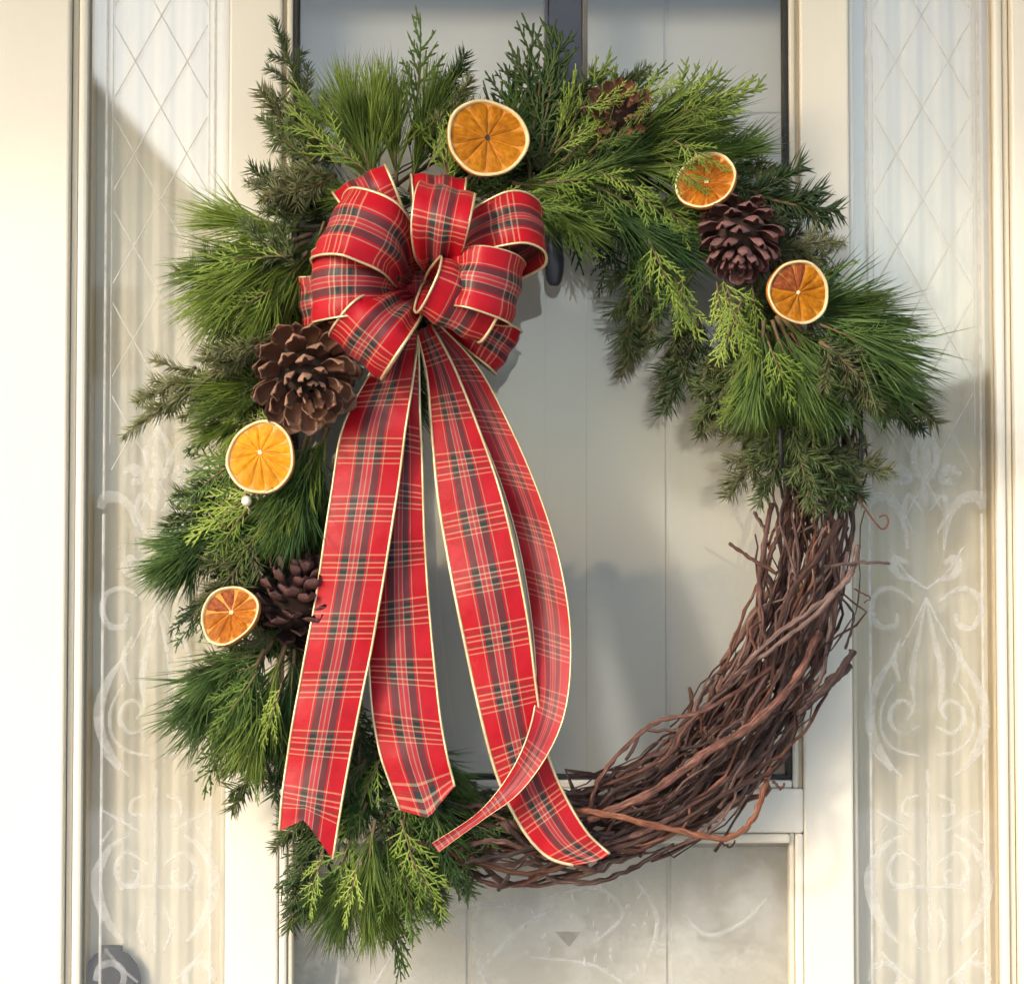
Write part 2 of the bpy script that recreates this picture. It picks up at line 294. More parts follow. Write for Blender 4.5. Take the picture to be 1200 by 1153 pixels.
# ------------------------------------------------------------------ mesh helpers
class MB:
    def __init__(s): s.v = []; s.f = []; s.mi = []; s.uv = []
    def face(s, idx, mi=0, uv=None):
        s.f.append(tuple(idx)); s.mi.append(mi); s.uv.append(uv)
    def add(s, pts):
        b = len(s.v); s.v.extend([tuple(p) for p in pts]); return b
    def box(s, x0, x1, y0, y1, z0, z1, mi=0):
        b = s.add([(x, y, z) for z in (z0, z1) for y in (y0, y1) for x in (x0, x1)])
        for q in ((0, 2, 3, 1), (4, 5, 7, 6), (0, 1, 5, 4), (2, 6, 7, 3), (0, 4, 6, 2), (1, 3, 7, 5)): s.face([b + i for i in q], mi)
    def tube(s, pts, radii, sides=6, mi=0, cap=True, flat=1.0, jitter=0.0, uv=False):
        n = len(pts); prev = None; rings = []; ll = [0.0]
        for i in range(1, n): ll.append(ll[-1] + (pts[i] - pts[i - 1]).length)
        for i, p in enumerate(pts):
            d = (pts[min(i + 1, n - 1)] - pts[max(i - 1, 0)])
            d = d.normalized() if d.length > 1e-9 else Vector((1, 0, 0))
            if prev is None:
                a = Vector((0, 0, 1)) if abs(d.z) < 0.9 else Vector((1, 0, 0)); u = a.cross(d).normalized()
            else:
                u = (prev - d * prev.dot(d)); u = u.normalized() if u.length > 1e-6 else prev
            w = d.cross(u); prev = u
            r = radii[i] if hasattr(radii, '__len__') else radii
            rings.append(s.add([p + (u * math.cos(6.28319 * k / sides) + w * flat * math.sin(6.28319 * k / sides)) * r * (1 + random.uniform(-jitter, jitter)) for k in range(sides)]))
        for i in range(n - 1):
            a, b = rings[i], rings[i + 1]
            for k in range(sides):
                k2 = (k + 1) % sides; s.face((a + k, a + k2, b + k2, b + k), mi, [(k / sides, ll[i]), ((k + 1) / sides, ll[i]), ((k + 1) / sides, ll[i + 1]), (k / sides, ll[i + 1])] if uv else None)
        if cap:
            s.face([rings[0] + k for k in reversed(range(sides))], mi); s.face([rings[-1] + k for k in range(sides)], mi)
    def mesh(s, name, mats, smooth=True):
        me = bpy.data.meshes.new(name); me.from_pydata(s.v, [], s.f)
        for m in (mats if isinstance(mats, (list, tuple)) else [mats]): me.materials.append(m)
        me.polygons.foreach_set('material_index', s.mi)
        if smooth: me.polygons.foreach_set('use_smooth', [True] * len(s.f))
        if any(u is not None for u in s.uv):
            ul = me.uv_layers.new(name='UVMap'); k = 0
            for f, u in zip(s.f, s.uv):
                for j in range(len(f)):
                    if u is not None: ul.data[k].uv = u[j]
                    k += 1
        me.update(); return me
    def build(s, name, mats, parent=None, smooth=True, bevel=0.0):
        return link(name, s.mesh(name, mats, smooth), parent, bevel)
def link(name, me, parent=None, bevel=0.0):
    o = bpy.data.objects.new(name, me); col.objects.link(o)
    if parent is not None:
        o.parent = parent; o.matrix_parent_inverse = Matrix.Translation(-parent.location) if parent.type == 'EMPTY' else Matrix.Identity(4)
    if bevel:
        b = o.modifiers.new('bevel', 'BEVEL'); b.width = bevel; b.segments = 2; b.limit_method = 'ANGLE'
    return o
def thing(name, label, cat, loc, group=None):
    o = bpy.data.objects.new(name, None); col.objects.link(o); o.location = loc; o.empty_display_size = 0.05
    o['label'] = label; o['category'] = cat
    if group: o['group'] = group
    return o
def tag(o, label, cat, group=None):
    o['label'] = label; o['category'] = cat
    if group: o['group'] = group
    return o
def spline(pts, n):
    """Catmull-Rom through pts, n points, even in index"""
    pts = [Vector(p) for p in pts]; m = len(pts) - 1; out = []
    for i in range(n):
        t = i / (n - 1) * m; k = min(int(t), m - 1); f = t - k
        p0 = pts[max(k - 1, 0)]; p1 = pts[k]; p2 = pts[k + 1]; p3 = pts[min(k + 2, m)]
        out.append(0.5 * ((2 * p1) + (p2 - p0) * f + (2 * p0 - 5 * p1 + 4 * p2 - p3) * f * f + (3 * p1 - p0 - 3 * p2 + p3) * f ** 3))
    return out
def boxpart(name, x0, x1, y0, y1, z0, z1, m, parent, bevel=0.0015):
    b = MB(); b.box(x0, x1, y0, y1, z0, z1); return b.build(name, m, parent, False, bevel)

# ------------------------------------------------------------------ ground and the street
def struct(name, mb, m, smooth=False):
    o = mb.build(name, m, None, smooth); o['kind'] = 'structure'; return o
b = MB(); b.box(-400, 400, -800, 60, -0.3, -0.02); struct('ground', b, M['ground'])
b = MB(); b.box(-400, 400, -15.0, -9.5, -0.012, -0.004); struct('road', b, M['road'])
b = MB(); b.box(-1.6, 1.6, -1.5, 0.30, -0.015, 0.12); struct('porch_floor', b, M['stone'])
b = MB(); b.box(-12, 12, -9.4, -1.52, -0.012, 0.004); struct('bounce_forecourt', b, M['concrete'])  # unseen pale slab, added this wide to bounce light onto the entrance

# the house front: wall either side and above the entrance, porch roof
DOOR_TOP = 2.16; DOOR_BOT = 0.125
wall = thing('house', 'pale house front framing the entrance', 'house', (0, 0, 0))
boxpart('wall_panel', -5.0, -0.80, 0.02, 0.22, 0.0, 3.2, M['siding'], wall, 0)
boxpart('wall_panel', 0.80, 5.0, 0.02, 0.22, 0.0, 3.2, M['siding'], wall, 0)
boxpart('wall_panel', -0.80, 0.80, 0.02, 0.22, DOOR_TOP + 0.06, 3.2, M['siding'], wall, 0)
boxpart('hall_back_wall', -0.80, 0.80, 0.22, 0.26, 0.0, DOOR_TOP + 0.06, M['siding'], wall, 0)
pr = thing('porch_roof', 'flat porch roof projecting over the entrance', 'porch roof', (0, 0, 2.5))
boxpart('soffit', -1.8, 1.8, -1.20, 0.018, 2.51, 2.56, M['white'], pr, 0)
boxpart('roof_slab', -1.8, 1.8, -1.19, 0.018, 2.562, 2.70, M['roof'], pr, 0)

# casings: the wide cream boards at both edges of the picture, each with its groove and bead
def casing(px_in, sgn, label):
    xi = X(px_in)
    t = thing('door_casing', label, 'door casing', (xi + sgn * 0.08, -0.03, DOOR_BOT), 'casings of the entrance')
    def xs(a, c): return (min(xi + sgn * a, xi + sgn * c), max(xi + sgn * a, xi + sgn * c))
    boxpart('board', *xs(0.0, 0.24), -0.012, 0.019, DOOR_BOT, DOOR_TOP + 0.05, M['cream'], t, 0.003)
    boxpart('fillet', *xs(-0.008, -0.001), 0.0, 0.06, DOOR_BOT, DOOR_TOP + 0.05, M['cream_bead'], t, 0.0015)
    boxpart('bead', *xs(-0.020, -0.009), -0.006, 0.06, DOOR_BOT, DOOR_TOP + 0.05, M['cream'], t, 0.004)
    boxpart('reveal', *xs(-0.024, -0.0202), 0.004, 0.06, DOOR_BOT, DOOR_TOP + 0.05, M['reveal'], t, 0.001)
    return t
casing(80, -1, 'wide flat cream casing board at the left edge, beside the left sidelight')
casing(1187, 1, 'wide flat cream casing board at the right edge, beside the right sidelight')
hd = thing('head_casing', 'cream casing board across the top of the entrance', 'door casing', (0, -0.03, DOOR_TOP))
boxpart('board', -0.518, 0.585, -0.028, 0.019, DOOR_TOP + 0.002, DOOR_TOP + 0.16, M['cream'], hd, 0.003)

# ------------------------------------------------------------------ sidelights with etched glass
def stroke(pts2, widths, y, name, m, parent, n=None):
    """flat raised mark on the pane: pts2 in (x, z) metres"""
    n = n or max(6, len(pts2) * 5)
    P = spline([(p[0], p[1], 0) for p in pts2], n)
    k = len(widths) - 1; mb = MB(); rows = []
    for i, p in enumerate(P):
        d = P[min(i + 1, n - 1)] - P[max(i - 1, 0)]; d.normalize(); nn = Vector((-d.y, d.x, 0))
        t = i / (n - 1) * k; j = min(int(t), k - 1) if k else 0; w = widths[0] if not k else widths[j] + (widths[j + 1] - widths[j]) * (t - j)
        a = p + nn * w / 2; c = p - nn * w / 2; mid = p
        rows.append(mb.add([(a.x, y, a.y), (mid.x, y - 0.0007, mid.y), (c.x, y, c.y)]))
    for i in range(n - 1):
        for q in (0, 1): mb.face((rows[i] + q, rows[i + 1] + q, rows[i + 1] + q + 1, rows[i] + q + 1))
    return mb.build(name, m, parent)

def sidelight(px0, px1, xc_px, half, label):
    x0, x1, xc = X(px0), X(px1), X(xc_px)
    t = thing('sidelight_window', label, 'window', (xc, 0.03, DOOR_BOT), 'sidelights beside the door')
    GY = 0.004
    boxpart('pane', x0, x1, GY, GY + 0.005, DOOR_BOT + 0.03, DOOR_TOP, M['side_glass'], t, 0)
    boxpart('sill', x0, x1, 0.0, 0.06, DOOR_BOT, DOOR_BOT + 0.03, M['cream'], t, 0.002)
    y = GY - 0.0012
    ztop = DOOR_TOP - 0.02; zlat = Z(600)
    for s in (-1, 1):
        stroke([(xc + s * half, ztop), (xc + s * half, Z(585))], [0.0028], y, 'etched_line', M['etch'], t, 4)
        stroke([(xc + s * half, Z(602)), (xc + s * half, DOOR_BOT + 0.06)], [0.0032], y, 'etched_line', M['etch'], t, 4)
        stroke([(xc + s * (half - 7e-3), ztop), (xc + s * (half - 7e-3), Z(520))], [0.0012], y, 'etched_line', M['etch'], t, 4)
    # diamond lattice, clipped to the border
    px_, pz = 0.0615, 0.110; zo = Z(12)
    hw = half - 0.009
    for s in (-1, 1):
        for k in range(-14, 12):
            # line x = xc + s*(z - z0)*px/pz
            z0 = zo + k * pz
            za, zb = z0 - hw * pz / px_, z0 + hw * pz / px_
            za2, zb2 = max(za, zlat), min(zb, ztop)
            if zb2 - za2 < 0.03: continue
            stroke([(xc + s * (za2 - z0) * px_ / pz, za2), (xc + s * (zb2 - z0) * px_ / pz, zb2)], [0.0014], y - 0.0004 * (s + 1), 'etched_line', M['etch'], t, 4)
    # scrollwork below the lattice, mirrored about the middle
    S = [  # (points dx px (negative half), py), widths mm
        ([(-70, 596), (-66, 584), (-52, 582), (-36, 592), (-27, 612), (-22, 645)], [9, 15, 14, 11, 8, 3]),
        ([(-44, 556), (-30, 549), (-22, 560), (-33, 567)], [4, 14, 14, 6]),
        ([(-22, 660), (-34, 655), (-40, 664), (-30, 676), (-12, 680)], [4, 12, 12, 7, 3]),
        ([(-15, 705), (-38, 690), (-60, 694), (-67, 714), (-58, 733), (-40, 733), (-36, 718)], [3, 6, 7, 8, 8, 7, 5]),
        ([(-36, 765), (-58, 795), (-70, 830), (-66, 862), (-50, 890), (-32, 908)], [2, 10, 14, 12, 8, 2]),
        ([(-40, 800), (-56, 830), (-54, 860), (-36, 878), (-10, 884)], [2, 4, 5, 4, 3]),
        ([(-10, 850), (-30, 858), (-44, 846), (-42, 828), (-28, 820), (-18, 830), (-24, 842)], [3, 5, 6, 6, 5, 5, 4]),
        ([(-67, 878), (-45, 902)], [4, 3]), ([(-64, 948), (-45, 958), (-20, 972)], [3, 5, 3]),
        ([(-66, 985), (-50, 965)], [4, 3]),
        ([(-32, 975), (-56, 992), (-71, 1022), (-68, 1052), (-56, 1078), (-38, 1100)], [2, 8, 15, 14, 11, 3]),
        ([(-10, 1010), (-34, 996), (-48, 1012), (-42, 1032), (-26, 1034), (-20, 1022), (-28, 1016)], [3, 5, 6, 6, 6, 5, 4]),
        ([(-60, 1108), (-40, 1130), (-20, 1146)], [4, 4, 3]),
        ([(-72, 1144), (-66, 1128), (-50, 1124), (-38, 1134), (-40, 1150), (-54, 1158)], [7, 9, 9, 8, 8, 7]),
        ([(-8, 560), (-14, 530), (0, 500)], [5, 10, 3]), ([(-4, 600), (-20, 580), (-26, 600), (-14, 625)], [3, 7, 7, 3]),
        ([(0, 700), (-18, 735), (-32, 760)], [3, 3, 3]), ([(0, 700), (-8, 740), (-18, 790), (-14, 830)], [3, 5, 9, 2]),
        ([(0, 690), (-24, 672), (-46, 640)], [3, 3, 2]), ([(-30, 745), (-40, 770), (-32, 800)], [2, 8, 2]),
        ([(-4, 1036), (-30, 1036), (-44, 1040)], [4, 5, 3]), ([(-12, 1060), (-20, 1085), (-10, 1110)], [2, 7, 2]),
        ([(-12, 930), (-28, 936), (-30, 950), (-16, 955)], [3, 5, 5, 3]),
    ]
    for i, (pts, ws) in enumerate(S):
        for s in (-1, 1):
            stroke([(xc - s * p[0] / 1000.0 * 0.96, Z(p[1])) for p in pts], [w * 0.9 / 1000.0 for w in ws], y - 0.0003 * (i % 5) - 0.0009, 'etched_scroll', M['etch_soft'], t)
    stroke([(xc, Z(900)), (xc, Z(1110))], [0.004], y - 0.0025, 'etched_scroll', M['etch_soft'], t, 4)
    stroke([(xc, Z(480)), (xc, Z(520)), (xc, Z(560)), (xc, Z(590))], [0.002, 0.011, 0.013, 0.003], y - 0.0025, 'etched_scroll', M['etch_soft'], t)
    return t
sidelight(96, 270, 185, 0.064, 'tall narrow etched-glass sidelight to the left of the door')
sidelight(997, 1172, 1085, 0.066, 'tall narrow etched-glass sidelight to the right of the door')

def curtain(x0, x1, y, label):
    mb = MB(); n = 90; m = 24; rows = []
    for j in range(m + 1):
        z = DOOR_BOT + 0.01 + (DOOR_TOP - DOOR_BOT - 0.03) * j / m; r = []
        for i in range(n + 1):
            x = x0 + (x1 - x0) * i / n
            yy = y + 0.0015 * math.sin(i / n * 31 + 0.8 * math.sin(z * 2.3) + x0 * 9) + 0.0004 * math.sin(i / n * 83 + z)
            r.append((x, yy, z))
        rows.append(mb.add(r))
    for j in range(m):
        for i in range(n): mb.face((rows[j] + i, rows[j] + i + 1, rows[j + 1] + i + 1, rows[j + 1] + i))
    o = mb.build('sheer_curtain', M['curtain'])
    s = o.modifiers.new('thickness', 'SOLIDIFY'); s.thickness = 0.001
    return tag(o, label, 'curtain', 'curtains behind the sidelights')
curtain(-0.505, -0.335, 0.031, 'cream cloth hanging behind the etched glass of the left sidelight')
curtain(0.402, 0.572, 0.031, 'cream cloth hanging behind the etched glass of the right sidelight')

# grey round vessel that shows through the foot of the left sidelight
c = at(131, 1150, 0.019)
mb = MB(); prof = [(0.0, -0.05), (0.016, -0.048), (0.028, -0.03), (0.034, -0.005), (0.034, 0.012), (0.030, 0.028), (0.020, 0.040), (0.012, 0.044), (0.013, 0.050), (0.010, 0.0505), (0.0, 0.046)]
seg = 28; rings = []
for r, h in prof: rings.append(mb.add([(c.x + r * math.cos(6.28319 * k / seg), 0.019 + 0.24 * r * math.sin(6.28319 * k / seg), c.z - 0.008 + h) for k in range(seg)]))
for i in range(len(prof) - 1):
    for k in range(seg): mb.face((rings[i] + k, rings[i] + (k + 1) % seg, rings[i + 1] + (k + 1) % seg, rings[i + 1] + k))
gp = thing('vase', 'dark grey round vessel seen through the foot of the left sidelight', 'vase', (c.x, 0.019, c.z - 0.06))
mb.build('body', M['dark_pot'], gp)
boxpart('shelf', c.x - 0.033, c.x + 0.05, 0.011, 0.027, c.z - 0.064, c.z - 0.0585, M['white'], gp)

# ------------------------------------------------------------------ the glazed storm door
dr = thing('storm_door', 'cream glazed door with black gasket lines, hung with the wreath', 'door', (0, 0, DOOR_BOT))
XL0, XL1, XR0, XR1 = X(266), X(328), X(940), X(998)
ZR1, ZR0 = Z(922), Z(974)
boxpart('stile', XL0, XL1, 0.0, 0.034, DOOR_BOT, DOOR_TOP - 0.004, M['cream'], dr, 0.003)
boxpart('stile', XR0, XR1, 0.0, 0.034, DOOR_BOT, DOOR_TOP - 0.004, M['cream'], dr, 0.003)
boxpart('edge_moulding', XL0 - 0.0065, XL0 - 0.0005, 0.006, 0.05, DOOR_BOT, DOOR_TOP - 0.004, M['cream_bead'], dr, 0.002)
boxpart('edge_moulding', XR1 + 0.0005, XR1 + 0.0065, 0.006, 0.05, DOOR_BOT, DOOR_TOP - 0.004, M['cream_bead'], dr, 0.002)
boxpart('rail', XL1 + 0.0003, XR0 - 0.0003, 0.001, 0.034, ZR0, ZR1, M['cream'], dr, 0.003)
boxpart('rail', XL1 + 0.0003, XR0 - 0.0003, 0.001, 0.034, DOOR_TOP - 0.11, DOOR_TOP - 0.005, M['cream'], dr, 0.003)
boxpart('rail', XL1 + 0.0003, XR0 - 0.0003, 0.001, 0.034, DOOR_BOT, DOOR_BOT + 0.2, M['cream'], dr, 0.003)
ZT = DOOR_TOP - 0.111
# glazing beads (groove, bead, gasket) round the upper light
for s, xa in ((1, XL1), (-1, XR0)):
    def xs(a, c): return (min(xa + s * a, xa + s * c), max(xa + s * a, xa + s * c))
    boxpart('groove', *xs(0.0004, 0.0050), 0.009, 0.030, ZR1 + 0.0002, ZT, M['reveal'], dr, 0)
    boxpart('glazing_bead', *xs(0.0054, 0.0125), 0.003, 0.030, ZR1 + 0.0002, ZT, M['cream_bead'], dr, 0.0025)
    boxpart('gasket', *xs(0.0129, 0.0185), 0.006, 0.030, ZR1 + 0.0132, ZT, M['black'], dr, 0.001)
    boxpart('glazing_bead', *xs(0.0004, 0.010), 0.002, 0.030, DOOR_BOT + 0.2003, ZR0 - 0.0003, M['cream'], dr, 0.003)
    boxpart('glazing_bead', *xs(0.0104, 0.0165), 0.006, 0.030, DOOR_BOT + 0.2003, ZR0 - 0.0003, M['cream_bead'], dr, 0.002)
gx0, gx1 = XL1 + 0.0128, XR0 - 0.0128
boxpart('glazing_bead', gx0, gx1, 0.004, 0.030, ZR1 + 0.0003, ZR1 + 0.0095, M['cream'], dr, 0.0025)
boxpart('gasket', gx0, gx1, 0.007, 0.030, ZR1 + 0.0099, ZR1 + 0.0145, M['black'], dr, 0.001)
boxpart('drip_moulding', XL1 + 0.0168, XR0 - 0.0168, -0.004, 0.030, ZR0 - 0.011, ZR0 - 0.0004, M['cream_bead'], dr, 0.003)
boxpart('glass_pane', XL1 + 0.004, XR0 - 0.004, 0.018, 0.022, ZR1 + 0.004, ZT + 0.01, M['door_glass'], dr, 0)
boxpart('glass_pane', XL1 + 0.004, XR0 - 0.004, 0.019, 0.023, DOOR_BOT + 0.19, ZR0 - 0.003, M['low_glass'], dr, 0)
# etched marks on the lower pane
ye = 0.0184
rnd = random.Random(3)
for pts, ws in [([(355, 1090), (380, 1040), (420, 1010), (470, 1000)], [3, 5, 5, 2]), ([(440, 1150), (480, 1090), (540, 1060), (590, 1062)], [3, 6, 6, 3]),
                ([(560, 1140), (600, 1095), (650, 1060)], [3, 6, 3]), ([(640, 1050), (700, 1040), (730, 1070), (700, 1100)], [3, 5, 5, 3]),
                ([(745, 1030), (770, 1075), (760, 1120)], [3, 6, 3]), ([(800, 1070), (830, 1095), (870, 1080), (900, 1050)], [3, 5, 5, 2]),
                ([(400, 1110), (395, 1153)], [4, 4]), ([(560, 1060), (556, 1110), (570, 1150)], [3, 7, 3]), ([(620, 1120), (690, 1128), (730, 1150)], [3, 4, 3])]:
    stroke([(X(p[0]), Z(p[1])) for p in pts], [w / 1000 for w in ws], ye, 'etched_scroll', M['etch_soft'], dr)
for i in range(46):
    x, z = rnd.uniform(550, 780), rnd.uniform(1035, 1140)
    a = rnd.uniform(0.6, 2.0); l = rnd.uniform(4, 13)
    stroke([(X(x), Z(z)), (X(x + l * math.cos(a)), Z(z - l * math.sin(a)))], [0.001, 0.004, 0.001], ye - 0.0012 - 0.0001 * i, 'etched_fleck', M['etch_soft'], dr, 4)
mb = MB(); b0 = mb.add([(X(650), ye - 0.002, Z(1090)), (X(681), ye - 0.002, Z(1090)), (X(667), ye - 0.002, Z(1108)), (X(666), ye - 0.004, Z(1096))])
for q in ((0, 1, 3), (1, 2, 3), (2, 0, 3)): mb.face([b0 + i for i in q])
mb.build('etched_diamond', M['etch_grey'], dr, False)

# the panelled door behind the glass
idr = thing('inner_door', 'off-white panelled door behind the glass of the storm door', 'door', (0, 0.085, DOOR_BOT))
YI = 0.085
boxpart('slab', X(272), X(992), YI, YI + 0.04, DOOR_BOT, DOOR_TOP - 0.01, M['inner'], idr, 0)
def panel(px0, px1, py0, py1, proud=0.0022):
    boxpart('panel', X(px0), X(px1), YI - proud, YI - 0.0005, Z(py1), Z(py0), M['inner'], idr, 0.005)
panel(300, 640, -300, 985); panel(690, 786, -300, 985); panel(791, 960, -300, 110); panel(791, 960, 115, 985)
panel(300, 545, 1000, 1500); panel(551, 786, 1000, 1500); panel(791, 960, 1000, 1500)

# wreath hanger: slate strap from the top of the door down to the hook
hg = thing('wreath_hanger', 'dark slate metal strap hanging over the door top behind the wreath', 'wreath hanger', (X(663), -0.004, ZT))
boxpart('strap', X(643), X(683), -0.006, -0.0025, Z(250), DOOR_TOP + 0.0005, M['strap'], hg, 0.001)
boxpart('top_bend', X(643), X(683), -0.006, 0.045, DOOR_TOP - 0.003, DOOR_TOP + 0.0015, M['strap'], hg, 0.001)
boxpart('strap_flange', X(683.3), X(689), -0.010, -0.001, Z(250), DOOR_TOP - 0.003, M['strap_lit'], hg, 0.0008)  # paler metal paints the light along the strap's right edge
boxpart('strap_flange', X(638), X(642.7), -0.008, -0.001, Z(250), DOOR_TOP - 0.003, M['strap'], hg, 0.0008)
mb = MB(); mb.tube(spline([at(648, 225, -0.02), at(648, 270, -0.035), at(650, 310, -0.035), at(649, 334, -0.028)], 10), [0.008, 0.009, 0.010, 0.0105, 0.0105, 0.011, 0.011, 0.0105, 0.009, 0.006], 8)
mb.build('hook_end', M['strap'], hg)

# ------------------------------------------------------------------ the wreath: vines
CX, CY, RX, RY = 628, 578, 317, 391          # oval of the ring in pixels on the door
wr = thing('wreath', 'oval grapevine wreath dressed with evergreen sprigs, hanging on the glazed door', 'wreath', (X(CX), -0.055, Z(CY)))
def ring(th, r, phi, rs=1.0):
    """a point of the ring: th round the oval (0 right, 90 top), r off the core (m), phi round the core"""
    c, s = math.cos(th), math.sin(th)
    nx, nz = c / RX, s / RY; l = math.hypot(nx, nz); nx /= l; nz /= l
    return Vector((X(CX) + RX / 1000 * c + nx * r * math.cos(phi), -0.062 + r * math.sin(phi) * 0.8, Z(CY) + RY / 1000 * s + nz * r * math.cos(phi)))
rv = random.Random(11)
def bark_tube(pts, r0, r1, m, name='vine', sides=7, parent=None):
    n = len(pts); mb = MB(); ph = rv.uniform(0, 9)
    rad = [(r0 + (r1 - r0) * i / (n - 1)) * (1 + 0.16 * math.sin(i * 1.9 + ph) + rv.uniform(-.10, .10)) for i in range(n)]
    random.seed(int(ph * 1000)); mb.tube(pts, rad, sides, jitter=0.13, uv=True)
    return mb.build(name, m, parent or wr)
for i in range(160):
    bare = i < 142
    if bare:
        a0 = R(rv.uniform(-128, -40)); a1 = a0 + R(rv.uniform(45, 105))
        a1 = min(a1, R(26))
        if a1 - a0 < R(25): a0 = a1 - R(50)
    else:
        a0 = R(rv.uniform(10, 180)); a1 = a0 + R(rv.uniform(50, 100))
    n = int((a1 - a0) / R(2.4)) + 4; kstep = R(rv.uniform(4, 11)); flare = rv.choice([0, 0, .010, .022, .03]) if bare else 0; fs = rv.choice([-1, 1, 1])
    kink = [Vector((rv.gauss(0, 1), rv.gauss(0, .7), rv.gauss(0, 1))) * rv.choice([.003, .005, .007, .009, .012]) for _ in range(24)]
    if not bare: kink = [q * 0.3 for q in kink]
    r = (0.049 if bare else 0.04) * math.sqrt(rv.uniform(0.02, 1)); phi = rv.uniform(0, 6.28); tw = rv.choice([rv.uniform(-.8, .8), rv.uniform(-1.5, 1.5), rv.uniform(-3.2, 3.2)]); ph2 = rv.uniform(0, 6)
    pts = []
    for k in range(n):
        t = k / (n - 1); th = a0 + (a1 - a0) * t
        spread = 1.0 + 0.42 * math.exp(-((th + R(48)) / R(30)) ** 2)
        rr = r * spread * (0.85 + 0.2 * math.sin(th * 5 + ph2)) + rv.uniform(-.0022, .0022)
        p = ring(th, rr, phi + tw * (th - a0))
        p += Vector((rv.uniform(-1, 1), rv.uniform(-1, 1), rv.uniform(-1, 1))) * 0.0016
        p += (p - ring(th, 0, 0)).normalized() * flare * max(0, (t - .8) / .2 if fs > 0 else (.2 - t) / .2) ** 1.3
        kq = (th - a0) / kstep; ki = int(kq); p += kink[ki % 24].lerp(kink[(ki + 1) % 24], kq - ki)
        if th < R(-78): p.z += 0.010 * math.sin(th * 7 + ph2)
        pts.append(p)
    thick = rv.choice([0.0009, 0.0011, 0.0013, 0.0015, 0.0017, 0.0019, 0.0021, 0.0024, 0.0028, 0.0033, 0.0042])
    bark_tube(pts, thick, thick * rv.uniform(0.55, 0.95), M['vine_pale'] if rv.random() < 0.3 else M['vine'])
